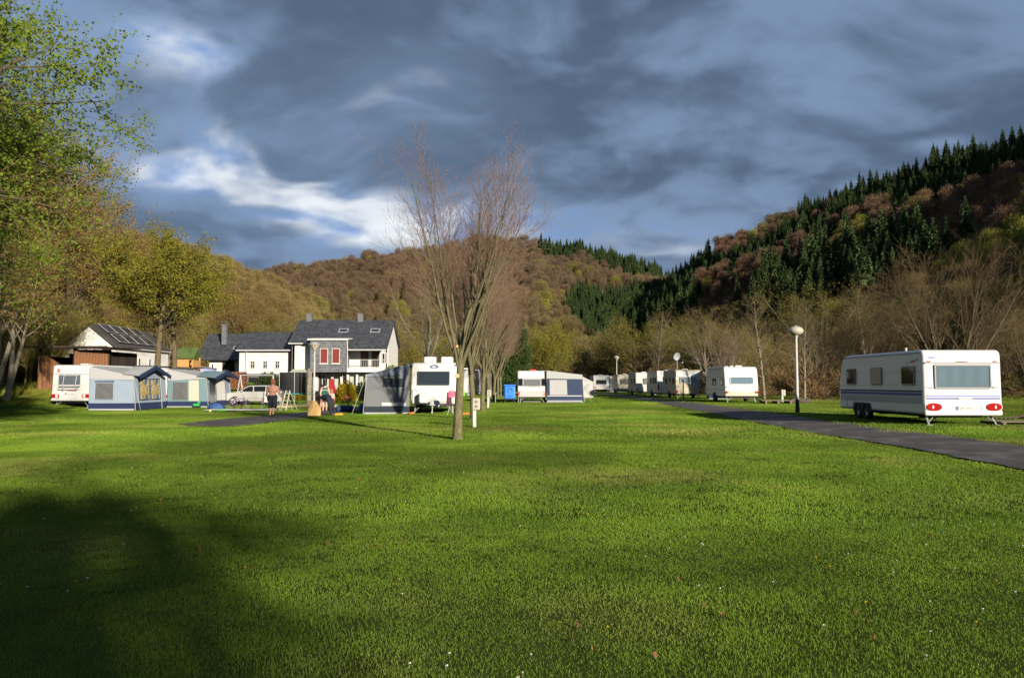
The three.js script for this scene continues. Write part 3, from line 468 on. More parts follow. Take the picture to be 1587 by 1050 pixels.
  // trees behind the viewpoint whose shadows lie across the near lawn
  const shady = grow(76, { ...ROUND, height: 3.2, radius: 0.26 }), shadyGeo = [['trunk', shady.wood.geo(), M.barkDark], ['crown', shady.fine.geo(), M.twigBrown], ['foliage', leaves(shady, 5, 0.19, 0.08, 0.35), M.leafGreen]];
  tree('leafing_tree', 'dense leafing tree behind the viewpoint that shades the near lawn', shadyGeo, 8.4, 17.0, 2.2, 1.06); tree('leafing_tree', 'second dense tree behind the viewpoint, farther from the lawn', shadyGeo, 11.0, 27, 3.0, 1.3);
  // brown undergrowth along the wood's edge
  const rb = rng(19), shrub = [81, 82].map(k => twigCrown(k, 700, 2.6, 1.7, 0.55, 0.025, false)), list = [];
  for (let z = -50; z > -150; z -= 2.2) for (let x = -60; x < 90; x += 2.2) { const X = x + rb() * 2, Z = z + rb() * 2; if (!visible(X, Z) || (X > -12 && X < 2 && Z < -88 && Z > -127)) continue; const rightEdge = X > 21.5 + 0.03 * (Z + 60) && Z < -56 - 0.35 * (X - 22) * (X < 34 ? 1 : 0) - (X >= 34 ? 4 : 0) && X < 75 && Z > -105, far = Z < -122 && X > -20 && X < 30, left = X < -38 && Z < -50 && Z > -66 && X > -56, house = Z < -96 && X < -4 && X > -50; if ((rightEdge || far || left || house) && rb() < (rightEdge ? 0.22 : 0.7)) list.push([X, Z, left ? 1 : 0]); }
  shrub.forEach((g, k) => { const l = list.filter((_, i) => i % 2 === k), inst = new THREE.InstancedMesh(g, M.hillTwig, l.length), m4 = new THREE.Matrix4(), q = new THREE.Quaternion(), c = new THREE.Color(); l.forEach(([x, z, lf], i) => { const s = 0.7 + 0.7 * rb(); q.setFromAxisAngle(new THREE.Vector3(0, 1, 0), rb() * 6.28); inst.setMatrixAt(i, m4.compose(new THREE.Vector3(x, land(x, z) - 0.9, z), q, new THREE.Vector3(s, s * (0.8 + 0.5 * rb()), s))); const g2 = rb() < 0.35 || lf ? 1 : 0, v = 0.7 + 0.5 * rb(); inst.setColorAt(i, g2 ? c.setRGB(0.085 * v, 0.08 * v, 0.02 * v) : c.setRGB(0.145 * v, 0.088 * v, 0.034 * v)); }); inst.name = numbered('undergrowth'); inst.userData = { kind: 'stuff', label: 'brown brushwood and saplings along the edge of the wood', category: 'undergrowth' }; inst.castShadow = inst.receiveShadow = true; scene.add(inst); });
}
// ---------------------------------------------------------------- caravans and awnings
function mapped(g, s = 1) { // uv in metres by the way each face points
  g = g.index ? g.toNonIndexed() : g; const p = g.attributes.position, n = p.count, uv = new Float32Array(n * 2), A = new THREE.Vector3(), B = new THREE.Vector3(), C = new THREE.Vector3();
  for (let i = 0; i < n; i += 3) {
    A.fromBufferAttribute(p, i); B.fromBufferAttribute(p, i + 1).sub(A); C.fromBufferAttribute(p, i + 2).sub(A); B.cross(C); const x = Math.abs(B.x), y = Math.abs(B.y), z = Math.abs(B.z);
    for (let k = i; k < i + 3; k++) { const X = p.getX(k), Y = p.getY(k), Z = p.getZ(k); if (x > y && x > z) { uv[k * 2] = Z / s; uv[k * 2 + 1] = Y / s; } else if (y > z && y > x * 1.6 && y > z * 1.6) { uv[k * 2] = X / s; uv[k * 2 + 1] = Z / s; } else { uv[k * 2] = X / s; uv[k * 2 + 1] = Math.hypot(Y, 0) / s * 1.3; } }
  }
  g.setAttribute('uv', new THREE.BufferAttribute(uv, 2)); return g;
}
function roundPoly(pts, rad) { // closed outline with rounded corners
  const s = new THREE.Shape(), n = pts.length;
  for (let i = 0; i < n; i++) {
    const P = pts[i], A = pts[(i + n - 1) % n], B = pts[(i + 1) % n], r = rad[i] ?? 0, la = Math.hypot(A[0] - P[0], A[1] - P[1]), lb = Math.hypot(B[0] - P[0], B[1] - P[1]), q = Math.min(r, la * 0.48, lb * 0.48);
    const a = [P[0] + (A[0] - P[0]) * q / la, P[1] + (A[1] - P[1]) * q / la], b = [P[0] + (B[0] - P[0]) * q / lb, P[1] + (B[1] - P[1]) * q / lb];
    i ? s.lineTo(...a) : s.moveTo(...a); if (q > 0) s.quadraticCurveTo(P[0], P[1], b[0], b[1]);
  }
  s.closePath(); return s;
}
const rrect = (w, h, r) => roundPoly([[-w / 2, -h / 2], [w / 2, -h / 2], [w / 2, h / 2], [-w / 2, h / 2]], [r, r, r, r]);
const plate = (w, h, r, d = 0.01) => new THREE.ExtrudeGeometry(rrect(w, h, r), { depth: d, bevelEnabled: false, curveSegments: 5 });
function ring(w, h, r, t, d) { const s = rrect(w, h, r); s.holes.push(rrect(w - 2 * t, h - 2 * t, Math.max(r - t, 0.01))); return new THREE.ExtrudeGeometry(s, { depth: d, bevelEnabled: true, bevelSize: 0.006, bevelThickness: 0.006, bevelSegments: 1, curveSegments: 5 }); }
const glossW = { clearcoat: 0.4, clearcoatRoughness: 0.2 };
Object.assign(M, {
  vanWhite: phys(rgb(0.64, 0.64, 0.63), 0.35, { ...glossW, map: T.weave }), vanCream: phys(rgb(0.58, 0.53, 0.41), 0.45, { ...glossW, map: T.grain }), vanDirty: phys(rgb(0.52, 0.46, 0.33), 0.5, { map: T.grain }), vanGrey: phys(rgb(0.48, 0.48, 0.47), 0.4, { map: T.weave }), vanTrim: std(rgb(0.30, 0.31, 0.32), 0.5), vanBand: std(rgb(0.35, 0.36, 0.37), 0.45),
  blue: std(rgb(0.03, 0.055, 0.28), 0.45), blueLight: std(rgb(0.13, 0.19, 0.48), 0.45), navy: std(rgb(0.025, 0.05, 0.13), 0.8), red: phys(rgb(0.34, 0.006, 0.008), 0.15, { clearcoat: 1 }), redPaint: std(rgb(0.55, 0.05, 0.04), 0.5), orange: phys(rgb(0.6, 0.22, 0.03), 0.25), lens: phys(rgb(0.7, 0.68, 0.66), 0.2), rubber: std(rgb(0.015, 0.015, 0.016), 0.85), frame: std(rgb(0.035, 0.037, 0.042), 0.45), frameGrey: std(rgb(0.18, 0.185, 0.20), 0.4),
  metal: std(rgb(0.42, 0.43, 0.44), 0.4, { metalness: 0.7 }), galv: std(rgb(0.40, 0.41, 0.42), 0.55, { metalness: 0.3 }), black: std(rgb(0.012, 0.012, 0.013), 0.6), whitePaint: std(rgb(0.62, 0.62, 0.60), 0.5, { map: T.grain }), chassis: std(rgb(0.03, 0.03, 0.032), 0.8),
  pane: phys(rgb(0.75, 0.80, 0.83), 0.03, { transmission: 1, thickness: 0, ior: 1.5 }), paneDark: phys(rgb(0.012, 0.014, 0.016), 0.04, { specularIntensity: 0.35 }),
  curtainSilver: std(rgb(0.36, 0.40, 0.42), 0.9), curtainBlue: std(rgb(0.42, 0.50, 0.54), 0.9), curtainPink: std(rgb(0.50, 0.40, 0.38), 0.9), curtainTan: std(rgb(0.55, 0.47, 0.30), 0.9), curtainGrey: std(rgb(0.30, 0.27, 0.27), 0.9), curtainDark: std(rgb(0.06, 0.065, 0.07), 0.9), curtainWhite: std(rgb(0.62, 0.61, 0.58), 0.9),
});
function pleats(w, h, n, d = 0.012) { const g = new THREE.PlaneGeometry(w, h, n * 4, 1), p = g.attributes.position; for (let i = 0; i < p.count; i++) p.setZ(i, d * Math.sin(p.getX(i) / w * n * 6.283)); g.computeVertexNormals(); return g; }
function vanWindow(parent, pos, ry, w, h, o = {}) {
  const f = part(parent, 'window', ring(w, h, o.r ?? 0.07, o.t ?? 0.045, 0.03), o.frame ?? M.frame); f.position.set(...pos); f.rotation.y = ry; if (o.rx) f.rotation.x = o.rx;
  if (o.curtain) { const c = part(f, 'curtain', pleats(w - 0.10, h - 0.10, o.pleat ?? Math.round(w * 9)), o.curtain); c.position.z = 0.016; }
  const p = part(f, 'pane', plate(w - 0.085, h - 0.085, Math.max((o.r ?? 0.07) - 0.04, 0.01), 0.004), o.curtain ? M.pane : M.paneDark); p.position.z = 0.034; 
  for (const u of o.bars ?? []) { const b = part(f, 'bar', box(0.03, h - 0.09, 0.008), o.frame ?? M.frame); b.position.set(u * w / 2, 0, 0.046); }
  return f;
}
function wheel(parent, x, y, z, r = 0.32, w = 0.19) {
  const t = part(parent, 'wheel', new THREE.TorusGeometry(r - 0.075, 0.078, 10, 26).scale(1, 1, w / 0.15).rotateY(Math.PI / 2), M.rubber); t.position.set(x, y, z);
  part(t, 'rim', [cyl(r * 0.62, r * 0.62, 0.05, 0, 0, 0, 18).rotateZ(Math.PI / 2), cyl(0.06, 0.06, 0.09, 0, 0, 0, 10).rotateZ(Math.PI / 2), ...[0, 1, 2, 3, 4].map(k => box(0.065, r * 1.05, 0.045, 0, 0, 0, 0, k * Math.PI / 5))], M.metal);
  return t;
}
function vanBody(o) {
  const { L, W, b, H } = o, R = o.rr ?? 0.22, F = o.fr ?? 0.3, rs = o.rearSlope ?? 0.03, fs = o.frontSlope ?? 0.25, bev = 0.07;
  const s = roundPoly(o.profile ?? [[0, b], [rs * 0.2, b + 0.6], [rs, H], [L - fs, H], [L - fs * 0.25, b + 1.1], [L, b + 0.45], [L - 0.04, b]], o.profile ? o.radii : [0.1, 0.2, R, F, 0.3, 0.2, 0.12]);
  const g = new THREE.ExtrudeGeometry(s, { depth: W - 2 * bev, bevelEnabled: true, bevelSize: bev, bevelThickness: bev, bevelOffset: -bev, bevelSegments: 3, curveSegments: 8 }); g.translate(0, 0, -(W - 2 * bev) / 2).rotateY(Math.PI / 2);
  return g;
}
// origin: middle of the end that faces +z, on the ground; the other end lies towards -z
function caravan(label, x, z, turn, o) {
  const t = thing('caravan', label, 'caravan', [x, land(x, z), z], turn, o.group), { L, W, b, H } = o, white = o.mat ?? M.vanWhite;
  part(t, 'body', vanBody(o), white);
  part(t, 'chassis', [box(W * 0.62, 0.12, L * 0.9, 0, b - 0.05, -L / 2), box(W * 0.9, 0.07, 0.07, 0, b - 0.08, -L * 0.52)], M.chassis);
  for (const s of [-1, 1]) part(t, 'roof_rail', [sbar([s * (W / 2 - 0.012), H - 0.10, -0.16], [s * (W / 2 - 0.012), H - 0.10, -L + (o.frontSlope ?? 0.25) + 0.2], 0.035, 0.05)], M.vanTrim);
  for (const z0 of o.axles ?? [-L * 0.52]) for (const s of [-1, 1]) wheel(t, s * (W / 2 - 0.055), 0.32, z0);
  if (o.arch !== false) for (const s of [-1, 1]) { const za = o.axles ?? [-L * 0.52], zc = (za[0] + za[za.length - 1]) / 2, half = Math.abs(za[0] - za[za.length - 1]) / 2 + 0.42; part(t, 'wheel_arch', new THREE.ExtrudeGeometry(roundPoly([[-half, b - 0.06], [-half, b + 0.28], [half, b + 0.28], [half, b - 0.06]], [0, 0.2, 0.2, 0]), { depth: 0.05, bevelEnabled: false }).rotateY(Math.PI / 2).translate(s > 0 ? W / 2 - 0.042 : -W / 2 - 0.008, 0, zc), M.chassis); }
  for (const s of [-1, 1]) part(t, 'corner_jack', [sbar([s * (W / 2 - 0.22), b - 0.02, -0.35], [s * (W / 2 - 0.18), 0.02, -0.08], 0.05, 0.04), sbar([s * (W / 2 - 0.5), b - 0.03, -0.3], [s * (W / 2 - 0.2), 0.12, -0.12], 0.025, 0.025), box(0.16, 0.025, 0.12, s * (W / 2 - 0.18), 0.015, -0.07)], M.galv);
  for (const zz of o.hatches ?? []) part(t, 'roof_hatch', rbox(0.5, 0.1, 0.5, 0.04, o.hatchX ?? 0, H + 0.05, zz), M.whitePaint);
  return t;
}
function rearLights(t, W, y, o = {}) {
  for (const s of [-1, 1]) {
    if (o.oval) {
      const g = new THREE.ExtrudeGeometry(new THREE.Shape(new THREE.EllipseCurve(0, 0, 0.24, 0.115, 0, 6.283).getPoints(28)), { depth: 0.02, bevelEnabled: true, bevelSize: 0.02, bevelThickness: 0.02, bevelSegments: 3 });
      const surround = new THREE.ExtrudeGeometry(new THREE.Shape(new THREE.EllipseCurve(0, 0, 0.34, 0.17, 0, 6.283).getPoints(28)), { depth: 0.012, bevelEnabled: true, bevelSize: 0.015, bevelThickness: 0.012, bevelSegments: 2 });
      const h = part(t, 'tail_light', surround, M.vanWhite); h.position.set(s * (W / 2 - 0.36), y, -0.006);
      const r = part(h, 'red_lens', g, M.red); r.position.set(s * 0.06, 0, 0.016);
      const c = part(h, 'clear_lens', new THREE.ExtrudeGeometry(new THREE.Shape(new THREE.EllipseCurve(0, 0, 0.026, 0.06, 0, 6.283).getPoints(18)), { depth: 0.012, bevelEnabled: false }), M.lens); c.position.set(s * 0.06 + s * 0.04, 0, 0.053);
    } else {
      const h = part(t, 'tail_light', rbox(o.w ?? 0.36, o.h ?? 0.13, 0.04, 0.03), o.red ?? M.red); h.position.set(s * (W / 2 - (o.w ?? 0.36) / 2 - 0.03), y, 0.02);
      if (o.orange) { const q = part(h, 'indicator_lens', rbox((o.w ?? 0.36) * 0.3, (o.h ?? 0.13) * 0.8, 0.02, 0.01), o.orange); q.position.set(-s * (o.w ?? 0.36) * 0.2, 0, 0.022); }
    }
  }
}
function canvasTex(w, h, draw) { const c = document.createElement('canvas'); c.width = w; c.height = h; const x = c.getContext('2d'); draw(x, w, h); const t = new THREE.CanvasTexture(c); t.colorSpace = THREE.SRGBColorSpace; return t; }
function numberPlate(t, x, y, z, text, w = 0.52) {
  const m = std(0xffffff, 0.45, { map: canvasTex(512, 112, (c) => { c.fillStyle = '#bdbdb8'; c.fillRect(0, 0, 512, 112); c.fillStyle = '#1f3f96'; c.fillRect(0, 0, 56, 112); c.fillStyle = '#26262a'; c.font = 'bold 84px sans-serif'; c.textBaseline = 'middle'; c.fillText(text, 78, 60); }) });
  const g = new THREE.PlaneGeometry(w, 0.115); const b = part(t, 'number_plate', rbox(w + 0.02, 0.13, 0.014, 0.01), M.whitePaint); b.position.set(x, y, z); const p = part(b, 'plate_face', g, m); p.position.z = 0.009; return b;
}

// --- the big twin-axle caravan on the right
{
  const W = 2.54, L = 6.55, b = 0.36, H = 2.46, t = caravan('big white twin-axle caravan with blue stripes beside the road', 14.62, -25.3, 0.0, { L, W, b, H, rr: 0.24, fr: 0.55, frontSlope: 0.32, axles: [-4.15, -4.85], hatches: [] });
  const side = -W / 2 - 0.002;
  part(t, 'side_stripe', [box(0.006, 0.10, L - 0.30, side - 0.001, 1.00, -L / 2 + 0.02), ], M.blue);
  part(t, 'side_stripe', [box(0.006, 0.06, L - 0.24, side - 0.001, 1.10, -L / 2 + 0.02)], M.navy);
  part(t, 'side_band', [box(0.005, 0.24, L - 0.28, side - 0.001, 0.81, -L / 2 + 0.02)], M.vanBand);
  for (const y of [1.72, 1.78, 1.30]) part(t, 'panel_seam', box(0.004, 0.008, L - 0.34, side - 0.001, y, -L / 2 + 0.02), M.vanTrim);
  for (const z of [-0.95, -3.25, -5.35]) vanWindow(t, [side - 0.004, 1.62, z], -Math.PI / 2, z === -5.35 ? 0.78 : 0.86, 0.62, { frame: M.frameGrey });
  part(t, 'hatch_door', [ring(0.62, 0.34, 0.02, 0.012, 0.004).rotateY(-Math.PI / 2).translate(side - 0.002, 0.62, -5.5)], M.vanTrim);
  part(t, 'side_script', [box(0.004, 0.035, 0.30, side - 0.002, 2.10, -0.62), box(0.004, 0.06, 0.03, side - 0.002, 2.12, -0.50), box(0.004, 0.06, 0.03, side - 0.002, 2.12, -0.66), box(0.004, 0.015, 0.55, side - 0.002, 2.07, -0.80)], M.redPaint);
  part(t, 'side_emblem', new THREE.TorusGeometry(0.05, 0.012, 5, 14, 4.2).rotateY(Math.PI / 2).translate(side, 2.12, -0.36), M.vanTrim);
  // the end that faces the camera
  part(t, 'rear_moulding', [rbox(W - 0.10, 0.05, 0.03, 0.012, 0, 2.03, 0.002)], M.vanTrim);
  for (const x of [-1.08, 1.08]) part(t, 'marker_light', rbox(0.14, 0.035, 0.03, 0.01, x, 2.08, 0.012), M.red);
  part(t, 'brake_light', rbox(0.42, 0.035, 0.03, 0.012, 0.02, 2.08, 0.012), M.red);
  vanWindow(t, [0.0, 1.585, 0.002], 0, 1.84, 0.78, { curtain: M.curtainSilver, frame: M.frameGrey, r: 0.05, t: 0.05, pleat: 4, bars: [] });
  part(t, 'rear_stripe', box(W - 0.16, 0.055, 0.006, 0, 0.955, 0.006), M.blueLight);
  part(t, 'rear_stripe', [box(1.0, 0.05, 0.006, -0.69, 0.875, 0.006), box(0.92, 0.05, 0.006, 0.73, 0.875, 0.006)], M.blue);
  part(t, 'plate_lamp', rbox(0.46, 0.06, 0.03, 0.015, 0.05, 0.875, 0.016), M.whitePaint);
  rearLights(t, W, 0.60, { oval: true });
  numberPlate(t, 0.06, 0.565, 0.016, 'QHT 035', 0.60);
  part(t, 'bumper', [rbox(W - 0.02, 0.17, 0.10, 0.05, 0, 0.405, -0.02)], M.vanWhite);
  for (const s of [-1, 1]) part(t, 'grab_handle', [bar([s * 1.18, 1.24, 0.012], [s * 0.98, 1.235, 0.04], 0.014), bar([s * 0.98, 1.235, 0.04], [s * 0.95, 1.25, 0.008], 0.013)], M.vanTrim);
  part(t, 'badge', [new THREE.ExtrudeGeometry(new THREE.Shape(new THREE.EllipseCurve(0, 0, 0.15, 0.05, 0, 6.283).getPoints(24)), { depth: 0.006, bevelEnabled: false }).translate(-0.98, 2.20, -0.030)], M.blueLight);
  part(t, 'script_mark', [box(0.16, 0.03, 0.006, -0.68, 2.16, -0.022), box(0.05, 0.05, 0.006, -0.65, 2.17, -0.021)], M.vanTrim);
  part(t, 'roof_vent', [cyl(0.035, 0.035, 0.16, -0.5, H + 0.06, -2.6, 8), cyl(0.055, 0.055, 0.03, -0.5, H + 0.15, -2.6, 8)], M.whitePaint);
}
// --- older caravans along the road
const roadGroup = 'caravans parked along the road';
{ // second: cream-white, curtained window
  const W = 2.3, L = 5.4, b = 0.42, H = 2.5, t = caravan('white caravan with a cream skirt and pale blue curtains, next beyond the lamp', 15.78, -53.6, 0.0, { L, W, b, H, group: roadGroup, fr: 0.5, rearSlope: 0.22, profile: [[0.10, b], [0, b + 0.42], [0.04, 1.35], [0.28, H], [L - 0.5, H], [L - 0.05, 1.3], [L, 0.9], [L - 0.2, b]], radii: [0.1, 0.15, 0.3, 0.3, 0.4, 0.3, 0.2, 0.1], hatches: [-0.9, -2.2, -3.4] });
  const side = -W / 2 - 0.002;
  part(t, 'cream_skirt', [rbox(W - 0.06, 0.30, 0.05, 0.03, 0, b + 0.2, -0.03)], M.vanCream); part(t, 'side_band', [box(0.006, 0.05, L - 0.4, side, 0.92, -L / 2)], M.vanTrim);
  part(t, 'panel_seam', box(0.005, 0.015, L - 0.7, side, 1.78, -L / 2), M.vanTrim);
  vanWindow(t, [0.02, 1.53, -0.055], 0, 1.62, 0.56, { curtain: M.curtainBlue, r: 0.14, rx: -0.2, frame: M.whitePaint });
  vanWindow(t, [side, 1.45, -0.75], -Math.PI / 2, 0.6, 0.5, {}); vanWindow(t, [side, 1.45, -2.8], -Math.PI / 2, 0.9, 0.5, {});
  for (const s of [-1, 1]) part(t, 'grab_handle', rbox(0.26, 0.07, 0.05, 0.02, s * 0.95, 1.1, 0.01), M.vanCream);
  part(t, 'rear_seam', box(W - 0.15, 0.02, 0.03, 0, 0.98, -0.005), M.vanTrim); rearLights(t, W, 0.74, { w: 0.2, h: 0.15, orange: M.orange }); part(t, 'script_mark', box(0.5, 0.03, 0.01, 0.0, 1.08, 0.012), M.vanTrim);
}
{ // third: dirty cream
  const W = 2.2, L = 5.6, b = 0.42, H = 2.5, t = caravan('weathered cream caravan under the satellite dish', 15.05, -66.5, 0.0, { L, W, b, H, mat: M.vanDirty, group: roadGroup, fr: 0.4, rearSlope: 0.14, hatches: [-1.5] });
  const side = -W / 2 - 0.002;
  part(t, 'rear_upper', rbox(W - 0.1, 0.72, 0.02, 0.01, 0.0, 2.0, -0.085), M.vanWhite); vanWindow(t, [0.0, 1.62, -0.02], 0, 1.46, 0.58, { curtain: M.curtainWhite, r: 0.04, frame: M.whitePaint });
  vanWindow(t, [side, 1.55, -0.9], -Math.PI / 2, 0.7, 0.55, {}); vanWindow(t, [side, 1.7, -2.4], -Math.PI / 2, 0.5, 0.4, {}); vanWindow(t, [side, 1.55, -4.0], -Math.PI / 2, 0.7, 0.55, {});
  part(t, 'side_band', box(0.006, 0.04, L - 0.5, side, 0.95, -L / 2), M.vanTrim); rearLights(t, W, 0.62, { w: 0.16, h: 0.2 }); for (const s of [-1, 1]) part(t, 'grab_handle', rbox(0.24, 0.05, 0.05, 0.02, s * 0.9, 1.08, 0.0), M.vanTrim);
}
{ // fourth: white, tall red lights
  const W = 2.3, L = 5.8, b = 0.40, H = 2.55, t = caravan('white caravan with tall red tail lights left of the weathered cream one', 15.0, -74.5, 0.0, { L, W, b, H, group: roadGroup, rearSlope: 0.1, hatches: [-1.2] });
  const side = -W / 2 - 0.002;
  vanWindow(t, [0.15, 1.6, -0.01], 0, 1.4, 0.75, { curtain: M.curtainWhite, r: 0.06 }); for (const z of [-0.7, -1.9, -3.4]) vanWindow(t, [side, 1.6, z], -Math.PI / 2, 0.62, 0.55, {});
  for (const s of [-1, 1]) { const h = part(t, 'tail_light', rbox(0.17, 0.55, 0.06, 0.05), M.red); h.position.set(s * (W / 2 - 0.12), 0.95, 0.01); } part(t, 'bumper', rbox(W, 0.14, 0.08, 0.04, 0, 0.47, 0.0), M.vanWhite);
}
{ // fifth
  const W = 2.3, L = 5.6, b = 0.42, H = 2.5, t = caravan('greyish white caravan with a tan curtained window, fifth along the road', 14.4, -83.5, 0.0, { L, W, b, H, mat: M.vanGrey, group: roadGroup, rearSlope: 0.12, hatches: [-2] });
  vanWindow(t, [0.25, 1.55, -0.02], 0, 1.2, 0.6, { curtain: M.curtainTan, r: 0.05 }); vanWindow(t, [-W / 2 - 0.002, 1.6, -0.8], -Math.PI / 2, 0.6, 0.5, {}); vanWindow(t, [-W / 2 - 0.002, 1.6, -2.8], -Math.PI / 2, 0.6, 0.5, {}); rearLights(t, W, 0.68, { w: 0.26, h: 0.16 });
}
{ // sixth, beige window
  const W = 2.25, L = 5.2, b = 0.42, H = 2.45, t = caravan('small cream caravan with a beige blind beside the far lamp', 14.5, -99, 0.0, { L, W, b, H, mat: M.vanCream, group: roadGroup, rearSlope: 0.15, hatches: [-1.5] });
  vanWindow(t, [0, 1.55, -0.03], 0, 1.5, 0.6, { curtain: M.curtainTan, r: 0.05 }); rearLights(t, W, 0.7, { w: 0.2, h: 0.14 });
}
{ // seventh, the farthest
  const W = 2.3, L = 5.8, b = 0.42, H = 2.5, t = caravan('farthest white caravan with a three-part dark rear window', 12.95, -113, 0.0, { L, W, b, H, group: roadGroup, rearSlope: 0.12, hatches: [-1.5] });
  vanWindow(t, [0, 1.5, -0.03], 0, 1.5, 0.62, { curtain: M.curtainDark, r: 0.05, bars: [-0.45, 0.45] }); rearLights(t, W, 0.72, { w: 0.4, h: 0.15 }); for (const z of [-1, -3.5]) vanWindow(t, [-W / 2 - 0.002, 1.55, z], -Math.PI / 2, 0.7, 0.55, {});
}
// --- caravan with the blue awning in the middle of the meadow
{
  const W = 2.2, L = 5.2, b = 0.44, H = 2.5, t = caravan('white caravan with pink curtains beside the navy awning', 1.55, -60.5, 0.0, { L, W, b, H, rearSlope: 0.12, rr: 0.3, hatches: [] });
  part(t, 'roof_hatch', rbox(0.55, 0.10, 0.5, 0.04, 0.1, H + 0.05, -1.2), M.redPaint);
  part(t, 'rear_moulding', box(W - 0.1, 0.025, 0.02, 0, 1.92, -0.05), M.vanTrim);
  vanWindow(t, [0, 1.56, -0.02], 0, 1.42, 0.62, { curtain: M.curtainPink, r: 0.03, frame: M.whitePaint });
  for (const s of [-1, 1]) vanWindow(t, [s * 0.90, 1.60, -0.02], 0, 0.36, 0.54, { r: 0.03, t: 0.03 });
  part(t, 'grey_skirt', rbox(W - 0.16, 0.48, 0.03, 0.02, 0, 0.70, 0.0), M.vanGrey); rearLights(t, W, 0.72, { w: 0.22, h: 0.3, red: M.redPaint, orange: M.lens }); part(t, 'script_mark', [box(0.1, 0.05, 0.01, -0.45, 1.06, 0.006), box(0.3, 0.03, 0.01, 0, 1.14, 0.006)], M.vanTrim);
  part(t, 'chassis_brace', [bar([-0.7, 0.1, -0.25], [0.7, 0.1, -0.25], 0.03)], M.galv);
}
// --- the white caravan with the grey awning, its drawbar end towards us
{
  const W = 2.3, L = 5.6, b = 0.44, H = 2.58, t = caravan('white caravan with a dark front window and drawbar box beside the grey awning', -3.95, -39.3, 0.0, { L, W, b, H, rr: 0.5, rearSlope: 0.45, profile: [[0.10, b], [0, b + 0.35], [0.06, 1.25], [0.26, 2.2], [0.42, H], [L - 0.2, H], [L, b]], radii: [0.1, 0.2, 0.3, 0.3, 0.2, 0.2, 0.1] });
  vanWindow(t, [-0.02, 1.78, -0.135], 0, 1.62, 0.70, { curtain: M.curtainDark, r: 0.05, rx: -0.20, frame: M.frame });
  const bd = part(t, 'badge', new THREE.TorusGeometry(0.15, 0.035, 8, 24).scale(1.15, 0.5, 0.5), M.blue); bd.position.set(0.0, 2.37, -0.29);
  part(t, 'front_panel', [rbox(W - 0.14, 0.72, 0.10, 0.05, 0, 0.86, -0.02)], M.vanWhite); part(t, 'panel_recess', new THREE.ExtrudeGeometry(roundPoly([[-0.55, 0.98], [0.45, 0.90], [0.2, 0.62], [-0.5, 0.6]], [0.1, 0.2, 0.1, 0.05]), { depth: 0.012, bevelEnabled: false }).translate(-0.05, 0.1, 0.024), M.vanGrey);
  part(t, 'gas_box', rbox(1.0, 0.55, 0.5, 0.12, -0.2, 0.80, 0.30), M.vanWhite);
  part(t, 'drawbar', [sbar([-0.5, 0.46, 0], [0, 0.46, 1.2], 0.07, 0.07), sbar([0.5, 0.46, 0], [0, 0.46, 1.2], 0.07, 0.07), bar([0, 0.46, 1.2], [0, 0.5, 1.45], 0.04), bar([0.05, 0.05, 1.1], [0.05, 0.7, 1.1], 0.03), cyl(0.1, 0.1, 0.06, 0, 0, 0, 12).rotateZ(Math.PI / 2).translate(0.05, 0.1, 1.1)], M.galv);
  for (const s of [-1, 1]) part(t, 'grab_handle', bar([s * 1.0, 1.24, 0.0], [s * 0.82, 1.14, 0.05], 0.02), M.vanTrim); for (const x of [-0.3, 0.58]) part(t, 'roof_box', rbox(0.62, 0.34, 0.6, 0.06, x, H + 0.15, -1.3), M.vanWhite);
  part(t, 'spare_tank', rbox(0.5, 0.34, 0.24, 0.08, 0.12, 0.50, 0.62), M.vanGrey);
}
// --- the long white caravan seen from its side behind the tree row
{
  const W = 3.0, L = 30, b = 0.35, H = 3.1, t = caravan('long white mobile home half hidden behind the row of bare trees', -6.8, -93, -0.07, { L, W, b, H, arch: false, axles: [-15], fr: 0.15, frontSlope: 0.1 });
  part(t, 'dark_roof', [box(W + 0.1, 0.06, L + 0.1, 0, H + 0.04, -L / 2), ], M.vanTrim); for (const z of [-3, -9, -15, -21, -27]) part(t, 'roof_hatch', rbox(0.9, 0.22, 0.9, 0.06, 0.8, H + 0.18, z), M.vanWhite);
  const side = W / 2 + 0.002; for (const z of [-1.5, -5, -8.5, -12, -16, -20, -24, -28]) vanWindow(t, [side, 1.75, z], Math.PI / 2, 1.4, 0.8, { curtain: M.curtainWhite, frame: M.whitePaint, r: 0.03 });
  part(t, 'panel_seam', [box(0.006, 0.03, L - 0.4, side, 2.35, -L / 2), box(0.006, 0.02, L - 0.4, side, 2.62, -L / 2)], M.vanTrim); part(t, 'door', rbox(0.03, 1.7, 0.75, 0.012, side + 0.01, 1.3, -5.0), M.vanGrey);
  part(t, 'skirting', [box(0.03, 0.3, L - 0.6, side - 0.08, 0.15, -L / 2), ...[-1, -6, -11, -16, -21, -26].map(z => box(0.05, 0.34, 0.2, side - 0.05, 0.17, z))], M.vanGrey);
}
